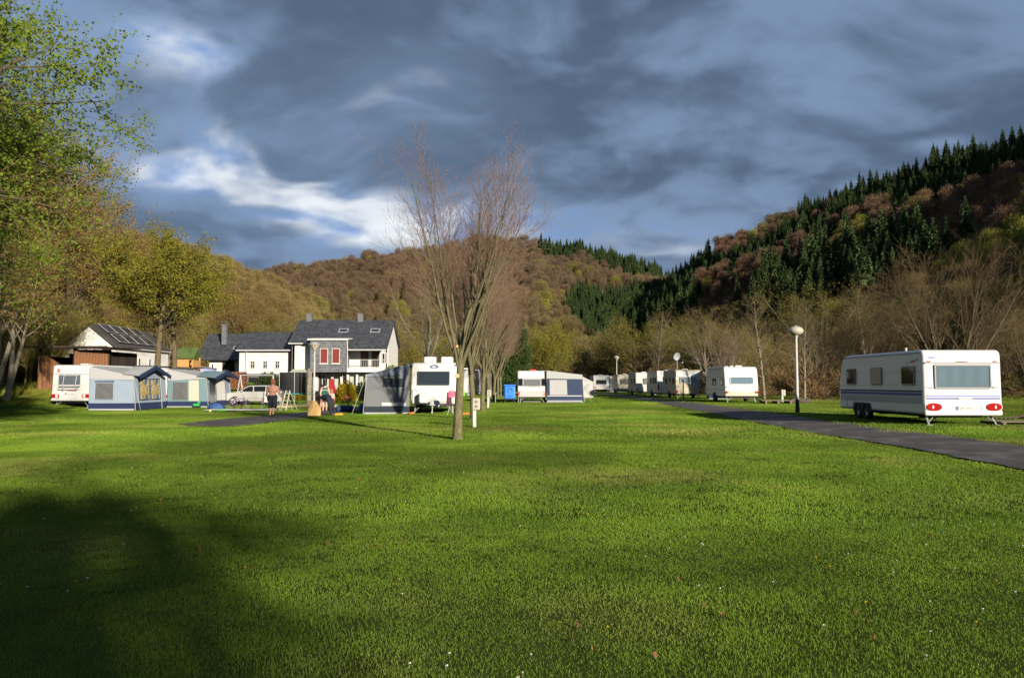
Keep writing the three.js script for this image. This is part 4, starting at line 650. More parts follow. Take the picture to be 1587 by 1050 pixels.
// --- left caravan with the light blue awning
{
  const W = 2.32, L = 5.6, b = 0.42, H = 2.56, t = caravan('white caravan with bicycle rack and red tail lights at the far left', -26.0, -46.0, 0.0, { L, W, b, H, rearSlope: 0.14, rr: 0.32, hatches: [-1.6] });
  part(t, 'badge', [cyl(0.10, 0.10, 0.012, 0, 0, 0, 18).rotateX(Math.PI / 2).translate(-0.79, 2.22, -0.06)], M.redPaint); part(t, 'badge_bar', box(0.2, 0.035, 0.012, -0.79, 2.22, -0.047), M.whitePaint);
  part(t, 'rear_moulding', box(W - 0.1, 0.02, 0.02, 0, 2.02, -0.07), M.vanTrim);
  vanWindow(t, [-0.10, 1.66, -0.03], 0, 1.36, 0.66, { curtain: M.curtainGrey, r: 0.05, frame: M.whitePaint });
  part(t, 'bicycle_rack', [...[-0.42, 0.32].flatMap(x => [bar([x, 0.98, 0.05], [x, 1.4, 0.12], 0.022), bar([x, 1.4, 0.12], [x + 0.03, 2.06, 0.03], 0.022), bar([x, 1.08, 0.1], [x + 0.1, 1.12, 0.38], 0.02)]), bar([-0.62, 1.30, 0.16], [0.62, 1.30, 0.16], 0.028), bar([-0.62, 1.18, 0.30], [0.62, 1.18, 0.30], 0.028), bar([-0.45, 1.9, 0.05], [0.36, 1.9, 0.05], 0.02)], M.galv);
  rearLights(t, W, 0.72, { w: 0.46, h: 0.22, orange: M.lens }); numberPlate(t, -0.06, 0.86, 0.014, '', 0.5); part(t, 'script_mark', box(0.42, 0.03, 0.01, -0.05, 1.02, 0.008), M.redPaint); part(t, 'bumper', rbox(W, 0.13, 0.08, 0.04, 0, 0.49, 0.0), M.vanWhite);
}
{ // behind it
  const W = 2.3, L = 5.4, b = 0.42, H = 2.56, t = caravan('white caravan mostly hidden between the two left awnings', -24.25, -52.5, 0.0, { L, W, b, H, rearSlope: 0.14, hatches: [-1.8] });
  vanWindow(t, [-0.1, 1.6, -0.03], 0, 1.4, 0.65, { curtain: M.curtainGrey, r: 0.05 }); rearLights(t, W, 0.72, { w: 0.4, h: 0.2 });
}
// --- awnings
function cloth(a, b, c, d, sag = 0.02, seed = 1, nu = 14, nv = 10) { // a cloth panel over four corners with soft creases
  const pos = [], uv = [], idx = [], A = a.map((v, i) => b[i] - v), B = a.map((v, i) => d[i] - v), N = [A[1] * B[2] - A[2] * B[1], A[2] * B[0] - A[0] * B[2], A[0] * B[1] - A[1] * B[0]], l = Math.hypot(...N) || 1;
  for (let j = 0; j <= nv; j++) for (let i = 0; i <= nu; i++) { const u = i / nu, v = j / nv, e = Math.min(1, 8 * u * (1 - u)) * Math.min(1, 8 * v * (1 - v)), w = sag * e * ((fbm(u * 3.1 + seed * 7 + v * 1.7, v * 2 + seed, 3) - 0.5) * 2.2); for (let k = 0; k < 3; k++) pos.push(lerp(lerp(a[k], b[k], u), lerp(d[k], c[k], u), v) + N[k] / l * w); uv.push(u * Math.hypot(...A), v * Math.hypot(...B)); }
  for (let j = 0; j < nv; j++) for (let i = 0; i < nu; i++) { const p = j * (nu + 1) + i; idx.push(p, p + 1, p + nu + 1, p + 1, p + nu + 2, p + nu + 1); }
  const g = new THREE.BufferGeometry(); g.setAttribute('position', new THREE.Float32BufferAttribute(pos, 3)); g.setAttribute('uv', new THREE.Float32BufferAttribute(uv, 2)); g.setIndex(idx); g.computeVertexNormals(); return g;
}
const fab = (r, g, b, o = {}) => std(rgb(r, g, b), 0.85, { map: T.weave, side: THREE.DoubleSide, ...o });
Object.assign(M, { fabGrey: fab(0.40, 0.41, 0.42), fabPale: fab(0.27, 0.34, 0.43), fabNavy: fab(0.010, 0.024, 0.085), fabTeal: fab(0.15, 0.24, 0.28), fabSlate: fab(0.23, 0.27, 0.34), fabMid: fab(0.17, 0.18, 0.195), fabWhite: fab(0.60, 0.60, 0.58), fabCream: fab(0.50, 0.49, 0.40), fabBlue: fab(0.028, 0.048, 0.11), film: fab(0.13, 0.13, 0.135, { roughness: 0.3 }), filmDark: fab(0.035, 0.045, 0.06, { roughness: 0.25 }),
  floral: std(0xffffff, 0.9, { side: THREE.DoubleSide, map: tex(256, (u, v) => { const a = pf(u, v, 5, 71), b = pf(u, v, 6, 83); return a > 0.56 ? [0.28, 0.38, 0.46] : b > 0.55 ? [0.60, 0.52, 0.28] : b < 0.40 ? [0.50, 0.38, 0.28] : [0.68, 0.64, 0.50]; }, true) }) });
// the awning's inner edge runs along z from 0 to -L at x = 0; it reaches out to x = D * sx
function awning(label, x, z, turn, o) {
  const t = thing('awning', label, 'awning', [x, land(x, z), z], turn, 'caravan awnings'), { sx, D, L, yi, yo, bh } = o, X = sx * D, Xb = sx * (D + (o.flare ?? 0.15)), hem = 0.03;
  const at = (u, y) => { const top = lerp(yi, yo, u), k = 1 - y / top; return [lerp(0, X, u) + (Xb - X) * u * Math.max(k, 0), y, 0.02 + (o.lean ?? 0.10) * Math.max(k, 0)]; };
  const ext = o.porch && o.porch.out || 0;
  part(t, 'roof', [cloth([0, yi, 0.06], [X, yo, 0.06], [X, yo, -L], [0, yi + 0.02, -L], 0.07, 2 + o.seed), cloth([0, yi, 0.06], [X, yo, 0.06], [X, yo - (o.val ?? 0.18), 0.075], [0, yi - (o.valIn ?? 0.5), 0.075], 0.015, 3 + o.seed)], o.roof);
  part(t, 'side_wall', [cloth(at(0, bh), at(1, bh), at(1, yo - 0.05), at(0, yi - 0.06), 0.03, 5 + o.seed)], o.wall);
  if (bh > 0.1) part(t, 'side_band', [cloth(at(0, hem), at(1, hem), at(1, bh), at(0, bh), 0.02, 6 + o.seed)], o.band);
  part(t, 'mud_flap', [cloth(at(0, 0), at(1, 0), at(1, hem + 0.06), at(0, hem + 0.06), 0.01, 8).translate(0, 0, 0.02)], M.fabGrey);
  for (const w of o.windows ?? []) {
    const [u0, u1, v0, v1] = w.r, f = (u, v) => { const q = at(u, v); return [q[0], q[1], q[2] + 0.03 + (w.lift ?? 0)]; };
    const p = part(t, w.name ?? 'window_film', cloth(f(u0, v0), f(u1, v0), f(u1, v1), f(u0, v1), w.sag ?? 0.03, 9 + u0 * 10), w.m);
    if (w.frame) part(p, 'window_trim', [[u0, v0, u1, v0], [u1, v0, u1, v1], [u1, v1, u0, v1], [u0, v1, u0, v0]].map(([a, b, c, d]) => { const P = f(a, b), Q = f(c, d); P[2] += 0.012; Q[2] += 0.012; return sbar(P, Q, 0.05, 0.012); }), w.frame);
  }
  // front, which runs away from us
  const fz = L, F = (s, y) => [lerp(X, Xb, 1 - y / yo) + 0, y, 0.02 - s];
  part(t, 'front_wall', [cloth(F(0, bh), F(fz, bh), F(fz, yo - 0.04), F(0, yo - 0.04), 0.03, 11 + o.seed)], o.front ?? o.wall);
  if (bh > 0.1) part(t, 'front_band', [cloth(F(0, hem), F(fz, hem), F(fz, bh), F(0, bh), 0.02, 12 + o.seed)], o.band);
  for (const w of o.frontPanels ?? []) { const f = (s, v) => { const q = F(s, v); q[0] += sx * 0.03; return q; }, [s0, s1, v0, v1] = w.r, p = part(t, w.name ?? 'curtain', cloth(f(s0, v0), f(s1, v0), f(s1, v1), f(s0, v1), 0.02, 21 + s0), w.m); if (w.frame) part(p, 'window_trim', [[s0, v0, s1, v0], [s1, v0, s1, v1], [s1, v1, s0, v1], [s0, v1, s0, v0]].map(([a, b, c, d]) => { const P = f(a, b), Q = f(c, d); P[0] += sx * 0.012; Q[0] += sx * 0.012; return sbar(P, Q, 0.012, 0.05); }), w.frame); }
  if (o.porch) {
    const { s0, s1, peak, out, m, edge } = o.porch, sm = (s0 + s1) / 2, ye = yo - 0.02, X1 = X + sx * out;
    const gable = new THREE.BufferGeometry(); gable.setAttribute('position', new THREE.Float32BufferAttribute([X + sx * 0.02, yo - 0.05, -s0, X + sx * 0.02, yo - 0.05, -s1, X + sx * 0.02, peak - 0.04, -sm], 3)); gable.setAttribute('uv', new THREE.Float32BufferAttribute([0, 0, 1, 0, 0.5, 1], 2)); gable.computeVertexNormals(); part(t, 'gable', gable, o.wall);
    part(t, 'porch_roof', [cloth([X - sx * 0.6, ye + 0.12, -s0], [X1, ye, -s0], [X1, peak, -sm], [X - sx * 0.9, peak + 0.02, -sm], 0.03, 31), cloth([X - sx * 0.9, peak + 0.02, -sm], [X1, peak, -sm], [X1, ye, -s1], [X - sx * 0.6, ye + 0.12, -s1], 0.03, 32)], m);
    part(t, 'porch_edge', [sbar([X1, ye - 0.05, -s0], [X1, peak - 0.05, -sm], 0.03, 0.24), sbar([X1, peak - 0.05, -sm], [X1, ye - 0.05, -s1], 0.03, 0.24)], edge);
  }
  for (const s of o.poles ?? [0, fz]) part(t, 'pole', bar([Xb + sx * 0.06, 0, -s + 0.12], [X, yo, -s + 0.05], 0.018), M.galv);
  for (const s of o.guys ?? [0]) part(t, 'guy_rope', bar([Xb + sx * 0.55, 0, -s + 0.5], [X, yo, -s + 0.05], 0.008, 4), M.whitePaint);
  return t;
}
awning('pale blue awning with navy skirt and gabled porch beside the leftmost caravan', -24.82, -45.9, 0, { seed: 1, sx: 1, D: 2.55, L: 4.2, yi: 2.55, yo: 2.02, bh: 0.42, roof: M.fabGrey, wall: M.fabPale, band: M.fabNavy, valIn: 0.72, val: 0.25, windows: [{ r: [0.13, 0.55, 0.62, 1.62], m: M.film, frame: M.fabPale }, { name: 'window_blind', r: [0.12, 0.56, 1.62, 1.72], m: M.fabNavy, sag: 0 }], porch: { s0: -0.15, s1: 4.0, peak: 2.6, out: 0.45, m: M.fabGrey, edge: M.fabNavy }, frontPanels: [{ r: [0.55, 1.85, 0.6, 1.85], m: M.floral, frame: M.fabNavy }, { r: [2.0, 3.3, 0.6, 1.85], m: M.floral, frame: M.fabNavy }], poles: [0, 3.5], guys: [0] });
awning('teal awning with open navy porch, right of the pale blue awning', -23.08, -52.4, 0, { seed: 4, sx: 1, D: 2.55, L: 4.4, yi: 2.55, yo: 1.98, bh: 0.40, roof: M.fabGrey, wall: M.fabTeal, band: M.fabNavy, front: M.fabSlate, valIn: 0.75, val: 0.06, windows: [{ r: [0.12, 0.52, 0.5, 1.7], m: M.film, frame: M.fabTeal }, { name: 'door_panel', r: [0.54, 0.80, 0.44, 1.82], m: M.fabCream, sag: 0.01 }], porch: { s0: -0.2, s1: 4.0, peak: 2.45, out: 0.75, m: M.fabTeal, edge: M.fabNavy }, frontPanels: [{ r: [0.4, 1.4, 0.3, 1.7], m: M.filmDark }, { r: [1.6, 3.2, 0.45, 1.75], m: M.fabWhite }], poles: [0, 4.2], guys: [] });
awning('grey awning with a dark window and white stripe left of the drawbar caravan', -5.12, -39.1, 0, { seed: 7, sx: -1, D: 2.15, L: 4.5, yi: 2.52, yo: 1.98, bh: 0.38, flare: 0.1, roof: M.fabSlate, wall: M.fabMid, band: M.filmDark, val: 0.12, valIn: 0.55, windows: [{ r: [0.12, 0.60, 1.36, 1.78], m: M.filmDark }, { name: 'white_stripe', r: [0.08, 0.62, 0.42, 0.58], m: M.fabWhite, sag: 0 }], poles: [0, 0.12], guys: [0] });
awning('navy awning with a light drawn curtain right of the pink-curtained caravan', 2.68, -60.4, 0, { seed: 9, sx: 1, D: 2.75, L: 4.0, yi: 2.5, yo: 2.18, bh: 0.40, flare: 0.12, roof: M.fabGrey, wall: M.fabBlue, band: M.fabBlue, val: 0.34, valIn: 0.62, windows: [{ r: [0.08, 0.56, 0.62, 1.78], m: M.fabGrey, sag: 0.02, lift: 0.05 }, { name: 'white_stripe', r: [0.02, 0.96, 0.52, 0.58], m: M.fabWhite, sag: 0 }, { name: 'white_stripe', r: [0.02, 0.96, 0.14, 0.19], m: M.fabWhite, sag: 0 }], poles: [0, 1.2, 3.9], guys: [0] });
awning('blue and white awning between the weathered cream and cream-skirted caravans', 16.2, -65.0, 0, { seed: 12, sx: 1, D: 1.9, L: 3.0, yi: 2.42, yo: 2.2, bh: 0.5, roof: M.fabGrey, wall: fab(0.18, 0.30, 0.50), band: M.fabBlue, val: 0.15, valIn: 0.3, poles: [0], guys: [] });
awning('pale grey awning in front of the far lamp', 14.12, -113, 0, { seed: 14, sx: 1, D: 1.9, L: 3.4, yi: 2.4, yo: 2.05, bh: 0.4, roof: M.fabWhite, wall: M.fabSlate, band: M.fabMid, val: 0.12, valIn: 0.3, poles: [0], guys: [] });
{ const t = thing('tent', 'small white tent behind the end of the navy awning', 'tent', [7.3, land(7.3, -80), -80], 0); const H = 1.95, w = 1.9, d = 1.9;
  part(t, 'roof', [cloth([-w / 2, 1.65, d / 2], [w / 2, 1.65, d / 2], [0.05, H + 0.2, 0], [-0.05, H + 0.2, 0], 0, 1), cloth([w / 2, 1.65, d / 2], [w / 2, 1.65, -d / 2], [0.05, H + 0.2, -0.05], [0.05, H + 0.2, 0.05], 0, 1), cloth([-w / 2, 1.65, -d / 2], [-w / 2, 1.65, d / 2], [-0.05, H + 0.2, 0.05], [-0.05, H + 0.2, -0.05], 0, 1), cloth([w / 2, 1.65, -d / 2], [-w / 2, 1.65, -d / 2], [-0.05, H + 0.2, 0], [0.05, H + 0.2, 0], 0, 1)], M.fabWhite);
  part(t, 'wall', [cloth([-w / 2, 0, d / 2], [w / 2, 0, d / 2], [w / 2, 1.65, d / 2], [-w / 2, 1.65, d / 2], 0.02, 2), cloth([w / 2, 0, d / 2], [w / 2, 0, -d / 2], [w / 2, 1.65, -d / 2], [w / 2, 1.65, d / 2], 0.02, 3), cloth([-w / 2, 0, -d / 2], [-w / 2, 0, d / 2], [-w / 2, 1.65, d / 2], [-w / 2, 1.65, -d / 2], 0.02, 4), cloth([w / 2, 0, -d / 2], [-w / 2, 0, -d / 2], [-w / 2, 1.65, -d / 2], [w / 2, 1.65, -d / 2], 0.02, 5)], M.fabWhite); part(t, 'pole', [-1, 1].map(s => bar([s * w / 2, 0, d / 2 + 0.02], [s * w / 2, 1.65, d / 2 + 0.02], 0.02)), M.galv); }
// ---------------------------------------------------------------- buildings
Object.assign(M, {
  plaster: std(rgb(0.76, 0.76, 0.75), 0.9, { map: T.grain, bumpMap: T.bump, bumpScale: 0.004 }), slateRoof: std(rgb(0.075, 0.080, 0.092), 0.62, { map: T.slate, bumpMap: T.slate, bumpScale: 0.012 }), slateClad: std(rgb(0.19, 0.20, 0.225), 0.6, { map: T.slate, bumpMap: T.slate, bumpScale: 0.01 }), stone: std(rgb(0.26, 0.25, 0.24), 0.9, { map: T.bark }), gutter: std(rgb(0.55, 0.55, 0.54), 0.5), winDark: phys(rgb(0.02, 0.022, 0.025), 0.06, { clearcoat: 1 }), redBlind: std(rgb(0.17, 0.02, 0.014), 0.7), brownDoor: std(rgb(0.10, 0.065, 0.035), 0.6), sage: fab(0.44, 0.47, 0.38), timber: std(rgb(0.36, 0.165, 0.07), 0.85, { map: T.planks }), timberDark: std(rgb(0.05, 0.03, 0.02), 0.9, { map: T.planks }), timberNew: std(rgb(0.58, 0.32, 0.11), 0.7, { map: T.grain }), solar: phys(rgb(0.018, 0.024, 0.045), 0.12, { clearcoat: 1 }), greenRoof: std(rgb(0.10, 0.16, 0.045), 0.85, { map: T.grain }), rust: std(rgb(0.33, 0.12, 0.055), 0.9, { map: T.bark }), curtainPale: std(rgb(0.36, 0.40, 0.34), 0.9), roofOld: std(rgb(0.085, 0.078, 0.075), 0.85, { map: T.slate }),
});
// a gabled roof: ridge along x from x0 to x1 at z = zr; eaves at front zf and back zb
function roofGeo(x0, x1, yr, zr, yf, zf, yb, zb, th = 0.16) {
  const quad = (a, b, c, d) => { const A = new THREE.Vector3(...a), u = new THREE.Vector3(...b).sub(A), v = new THREE.Vector3(...d).sub(A), n = u.clone().cross(v).normalize().multiplyScalar(-th), P = [a, b, c, d], Q = P.map(p => [p[0] + n.x, p[1] + n.y, p[2] + n.z]); const pos = [], f = (p, q, r, s) => pos.push(...p, ...q, ...r, ...p, ...r, ...s); f(a, b, c, d); f(Q[3], Q[2], Q[1], Q[0]); f(Q[0], Q[1], b, a); f(Q[1], Q[2], c, b); f(Q[2], Q[3], d, c); f(Q[3], Q[0], a, d); const g = new THREE.BufferGeometry(); g.setAttribute('position', new THREE.Float32BufferAttribute(pos, 3)); g.computeVertexNormals(); g.setAttribute('uv', new THREE.Float32BufferAttribute(new Array(pos.length / 3 * 2).fill(0), 2)); return g; };
  return mapped(merge([quad([x0, yf, zf], [x1, yf, zf], [x1, yr, zr], [x0, yr, zr]), quad([x1, yb, zb], [x0, yb, zb], [x0, yr, zr], [x1, yr, zr])]), 5);
}
function gableEnd(z0, z1, y, zr, yr, x, th = 0.25) { const s = new THREE.Shape([[z0, 0], [z1, 0], [z1, y], [zr, yr], [z0, y]].map(p => new THREE.Vector2(...p))); return new THREE.ExtrudeGeometry(s, { depth: th, bevelEnabled: false }).rotateY(-Math.PI / 2).translate(x, 0, 0); }
function houseWindow(t, x, y, z, w, h, o = {}) {
  const f = part(t, o.name ?? 'window', [box(w, 0.07, 0.08, 0, h / 2 - 0.035, 0), box(w, 0.07, 0.08, 0, -h / 2 + 0.035, 0), box(0.07, h - 0.14, 0.08, -w / 2 + 0.035, 0, 0), box(0.07, h - 0.14, 0.08, w / 2 - 0.035, 0, 0), ...(o.cross ? [box(0.05, h - 0.14, 0.05, 0, 0, 0.006), box(w - 0.14, 0.05, 0.05, 0, h * 0.12, 0.004)] : [])], o.frame ?? M.whitePaint); f.position.set(x, y, z); if (o.ry) f.rotation.y = o.ry;
  const p = part(f, 'pane', box(w - 0.14, h - 0.14, 0.012), o.pane ?? M.winDark); p.position.z = -0.012;
  if (o.blind) { const b = part(f, 'blind', box(w - 0.16, (h - 0.14) * (o.cut ?? 1), 0.01), o.blind); b.position.set(0, (h - 0.14) * (1 - (o.cut ?? 1)) / 2, 0.004); }
  if (o.sill !== false) { const s = part(f, 'sill', box(w + 0.16, 0.06, 0.16), M.gutter); s.position.set(0, -h / 2 - 0.03, 0.04); }
  return f;
}
{ // --- main house, its front towards us at z = -80
  const t = thing('house', 'white house with slate-clad bay, red blinds and a covered balcony', 'house', [0, -0.1, -80]), x0 = -22.6, xb0 = -20.35, xb1 = -16.75, x1 = -12.9;
  part(t, 'wall', [box(xb0 - x0 + 0.4, 5.75, 8, (x0 + xb0) / 2 + 0.2, 2.87, -4.0), box(x1 - xb0 - 0.6, 5.75, 6.9, (xb0 + x1) / 2 + 0.2, 2.87, -4.55), gableEnd(-8, 0, 5.7, -4, 8.25, x0 + 0.26, 0.24), gableEnd(-8, -1.1, 5.5, -4, 8.25, x1 + 0.0, 0.24)], M.plaster);
  const rf = part(t, 'roof', [roofGeo(x0 - 0.35, -16.9, 8.45, -4, 5.72, 0.35, 5.72, -8.35), roofGeo(-16.9, x1 + 0.25, 8.43, -4.01, 5.02, 1.45, 5.70, -8.35)], M.slateRoof);
  for (const [x, z] of [[-21.9, -4], [-16.35, -3.9]]) part(rf, 'chimney', [box(0.55, 0.9, 0.55, x, 8.6, z), box(0.62, 0.08, 0.62, x, 9.08, z)], M.slateClad);
  for (const x of [-17.75, -14.4]) { const s = part(rf, 'skylight', [box(1.0, 0.10, 0.07, 0, 0.33, 0), box(1.0, 0.10, 0.07, 0, -0.33, 0), box(0.09, 0.6, 0.07, -0.45, 0, 0), box(0.09, 0.6, 0.07, 0.45, 0, 0)], M.galv); s.position.set(x, 7.15, -1.88 + (x > -16 ? 0.05 : 0)); s.rotation.x = -0.98; part(s, 'pane', box(0.82, 0.56, 0.03), M.solar); }
  part(t, 'gutter', [bar([x0 - 0.3, 5.66, 0.4], [xb0 + 0.1, 5.66, 0.4], 0.07), bar([xb1 + 0.1, 4.96, 1.5], [x1 + 0.2, 4.96, 1.5], 0.07)], M.gutter);
  // slate-clad bay on the first floor
  part(t, 'slate_bay', mapped(box(xb1 - xb0, 3.25, 1.7, (xb0 + xb1) / 2, 4.35, 0.65), 4), M.slateClad);
  part(t, 'bay_roof', [box(xb1 - xb0 + 0.5, 0.10, 2.9, (xb0 + xb1) / 2, 6.15, 0.25, 0, 0.1), box(xb1 - xb0 + 0.52, 0.16, 0.10, (xb0 + xb1) / 2, 6.02, 1.68)], M.gutter);
  part(t, 'downpipe', [bar([xb1 + 0.12, 5.9, 1.55], [xb1 + 0.14, 5.0, 1.5], 0.06), bar([xb1 + 0.14, 5.0, 1.5], [xb1 + 0.14, 2.7, 1.4], 0.05)], M.gutter);
  for (const x of [-18.95, -17.75]) houseWindow(t, x, 4.35, 1.53, 0.82, 1.55, { blind: M.redBlind, pane: M.winDark });
  // ground floor of the bay and of the right part: white pillars and tall windows
  for (const [x, c] of [[-19.9, 0], [-18.95, 1], [-17.95, 1], [-17.2, 0], [-16.4, 2], [-15.4, 2], [-14.4, 2], [-13.5, 2]]) houseWindow(t, x, 1.45, -0.55 + (x < -16.8 ? 0.02 : 0), 0.72, 2.35, { pane: M.winDark, blind: c === 1 ? M.curtainPale : c === 2 ? M.curtainPale : undefined, sill: false });
  for (const x of [-20.2, -18.45, -17.5, -16.85, -15.9, -14.9, -13.95, -13.05]) part(t, 'pillar', box(0.22, 2.8, 0.22, x, 1.4, -0.1), M.plaster);
  part(t, 'lintel', [box(xb1 - xb0, 0.10, 0.2, (xb0 + xb1) / 2, 2.68, -0.05)], M.redBlind);
  // balcony
  part(t, 'balcony_floor', box(x1 - xb1, 0.42, 1.75, (x1 + xb1) / 2, 2.95, -0.1), M.plaster);
  part(t, 'balcony_railing', [bar([xb1 + 0.15, 4.0, 0.72], [x1 - 0.05, 4.0, 0.72], 0.03), bar([xb1 + 0.15, 3.25, 0.72], [x1 - 0.05, 3.25, 0.72], 0.025), ...Array.from({ length: 21 }, (_, i) => bar([xb1 + 0.2 + i * 0.18, 3.15, 0.72], [xb1 + 0.2 + i * 0.18, 4.0, 0.72], 0.014, 4)), bar([x1 - 0.05, 3.1, 0.72], [x1 - 0.05, 4.9, 0.72], 0.05)], M.gutter);
  for (const x of [-15.35, -14.2]) houseWindow(t, x, 4.15, -1.07, 0.8, 1.75, { frame: M.brownDoor, blind: M.brownDoor, cut: 0.5, sill: false, name: 'balcony_door' });
  houseWindow(t, -13.3, 4.2, -1.07, 0.5, 1.1, { sill: false });
  houseWindow(t, -21.4, 1.3, 0.03, 1.4, 2.1, { name: 'terrace_door', sill: false });
  const cn = part(t, 'canopy', [cloth([x0 - 0.1, 2.45, 1.9], [xb0 - 0.0, 2.45, 1.9], [xb0 - 0.1, 3.05, 0.05], [x0 + 0.15, 3.05, 0.05], 0.03, 4), cloth([x0 - 0.1, 2.25, 1.92], [xb0 - 0.0, 2.25, 1.92], [xb0, 2.45, 1.9], [x0 - 0.1, 2.45, 1.9], 0.01, 6)], M.sage);
}
{ // --- annex
  const t = thing('annex', 'low white annex with three small windows left of the house', 'building', [0, 0, -81]), x0 = -28.4, x1 = -22.95;
  part(t, 'wall', [box(x1 - x0 - 0.4, 5.0, 6, (x0 + x1) / 2 - 0.2, 2.5, -3.1), box(1.0, 5.0, 5.6, x1 - 0.1, 2.5, -3.9)], M.plaster);
  part(t, 'base_course', box(x1 - x0 - 0.36, 2.5, 0.06, (x0 + x1) / 2 - 0.2, 1.25, -0.07), M.stone);
  const rf = part(t, 'roof', roofGeo(x0 - 0.3, x1 + 0.3, 7.05, -3.1, 4.95, 0.3, 4.95, -6.4), M.slateRoof);
  part(rf, 'gutter', bar([x0 - 0.2, 4.9, 0.38], [x1, 4.9, 0.38], 0.07), M.gutter); part(t, 'downpipe', bar([x0 + 0.75, 4.9, 0.05], [x0 + 0.75, 0.5, 0.05], 0.05), M.gutter);
  for (const px of [391, 410.5, 429.5]) houseWindow(t, (px - 793.5) / 1208 * 81, 3.42, -0.085, 0.5, 0.82, { cross: true });
  part(t, 'low_door', box(1.5, 2.1, 0.05, -26.6, 1.05, -0.02), M.winDark); part(t, 'low_door', box(1.7, 2.1, 0.05, -24.5, 1.05, -0.02), M.stone);
}
{ // --- cottage to the left
  const t = thing('cottage', 'small cottage with a steep slate roof and tall chimney left of the annex', 'building', [0, 0, -86]), x0 = -34.6, x1 = -29.6;
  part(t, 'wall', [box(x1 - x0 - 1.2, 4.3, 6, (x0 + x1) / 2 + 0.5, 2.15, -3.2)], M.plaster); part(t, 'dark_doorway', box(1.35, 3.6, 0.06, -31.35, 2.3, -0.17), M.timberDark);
  const rf = part(t, 'roof', roofGeo(x0 - 0.2, x1 + 0.9, 7.2, -3.2, 4.1, 0.5, 4.1, -6.6), M.slateRoof); part(rf, 'chimney', [box(0.5, 2.2, 0.5, -32.3, 6.9, -1.4), box(0.62, 0.1, 0.62, -32.3, 8.0, -1.4), ...[-0.2, 0.2].map(d => box(0.06, 0.3, 0.06, -32.3 + d, 8.2, -1.4)), box(0.7, 0.05, 0.7, -32.3, 8.38, -1.4)], M.slateClad);
  const s = part(rf, 'skylight', [box(0.5, 0.07, 0.05, 0, 0.22, 0), box(0.5, 0.07, 0.05, 0, -0.22, 0), box(0.07, 0.4, 0.05, -0.22, 0, 0), box(0.07, 0.4, 0.05, 0.22, 0, 0)], M.galv); s.position.set(-30.9, 5.45, -1.05); s.rotation.x = -0.85; part(s, 'pane', box(0.38, 0.38, 0.02), M.solar);
  part(t, 'wall_lamp', [box(0.1, 0.4, 0.1, -33.1, 3.4, -0.15), cyl(0.1, 0.14, 0.2, -33.1, 3.1, 0.0, 8)], M.black);
}
{ // --- barn with solar panels
  const bx = -44.8, bz = -88, t = thing('barn', 'white gabled barn with solar panels on its dark roof', 'barn', [bx, 0.6, bz]), W = 5.9, L = 13.5, ye = 5.1, yr = 7.5;
  part(t, 'wall', [box(W, ye, L, -W / 2, ye / 2, -L / 2), new THREE.ExtrudeGeometry(new THREE.Shape([[-W, ye], [0, ye], [-W / 2, yr - 0.05]].map(p => new THREE.Vector2(...p))), { depth: L, bevelEnabled: false }).translate(0, 0, -L)], M.plaster);
  const roofB = roofGeo(-0.35, L + 0.35, yr + 0.14, W / 2, ye - 0.15, W + 0.35, ye - 0.15, -0.35, 0.18); roofB.rotateY(Math.PI / 2).translate(-W, 0, 0); const rf = part(t, 'roof', roofB, M.roofOld);
  const sl = Math.atan2(yr - ye, W / 2); for (let i = 0; i < 4; i++) for (let j = 0; j < 2; j++) { const p = part(rf, 'solar_panel', box(1.45, 0.05, 2.1), M.solar); p.position.set(-W / 2 + 0.85 + j * 1.42, yr - 0.62 - j * 1.15 + 0.36, -2.2 - i * 2.3); p.rotation.z = -sl; part(p, 'panel_frame', [box(1.5, 0.06, 0.05, 0, 0.005, 1.06), box(1.5, 0.06, 0.05, 0, 0.005, -1.06), box(0.05, 0.06, 2.1, 0.74, 0.005, 0), box(0.05, 0.06, 2.1, -0.74, 0.005, 0)], M.vanTrim); }
  for (const z of [-5.6, -8.3, -11]) { const f = houseWindow(t, 0.03, 3.35, z, 0.6, 1.1, { ry: Math.PI / 2 }); }
  part(t, 'gutter', bar([0.35, ye - 0.2, 0.2], [0.35, ye - 0.2, -L], 0.07), M.gutter);
}
{ // --- tall open wooden shelter
  const t = thing('wooden_shelter', 'tall open-fronted wooden shelter with weathered board wall', 'shelter', [-31.3, 0.6, -56]), W = 4.8;
  // boards of the right half, each its own piece
  const h = 3.35; for (let i = 0; i < 11; i++) { const b = part(t, 'board', box(0.212, h - 0.02 * (i % 3), 0.04, -0.05 + i * 0.221, h / 2, 0.02 * (i % 2)), M.timber); }
  part(t, 'side_wall', [box(0.06, 2.9, 4.0, -2.72, 1.45, -2.0), new THREE.ExtrudeGeometry(new THREE.Shape([[-2.75, 0], [-1.1, 0], [-1.9, 1.0], [-2.75, 1.9]].map(p => new THREE.Vector2(...p))), { depth: 0.05, bevelEnabled: false })], M.timber);
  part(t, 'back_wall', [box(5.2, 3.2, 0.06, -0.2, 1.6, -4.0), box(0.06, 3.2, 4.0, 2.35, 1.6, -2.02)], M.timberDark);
  for (const x of [-2.7, -0.2, 2.3]) part(t, 'post', box(0.16, 3.4, 0.16, x, 1.7, -0.12), M.timberDark); part(t, 'brace', [sbar([-0.25, 2.2, 0.0], [-0.9, 1.3, 0.0], 0.1, 0.06)], M.timber);
  part(t, 'roof', [box(5.9, 0.09, 5.0, -0.45, 3.55, -1.9, 0, 0.02, -0.01), box(2.6, 0.07, 5.0, 1.9, 3.42, -1.7, 0, 0.02, -0.06), box(5.9, 0.14, 0.05, -0.45, 3.5, 0.62)], M.timberDark);
}
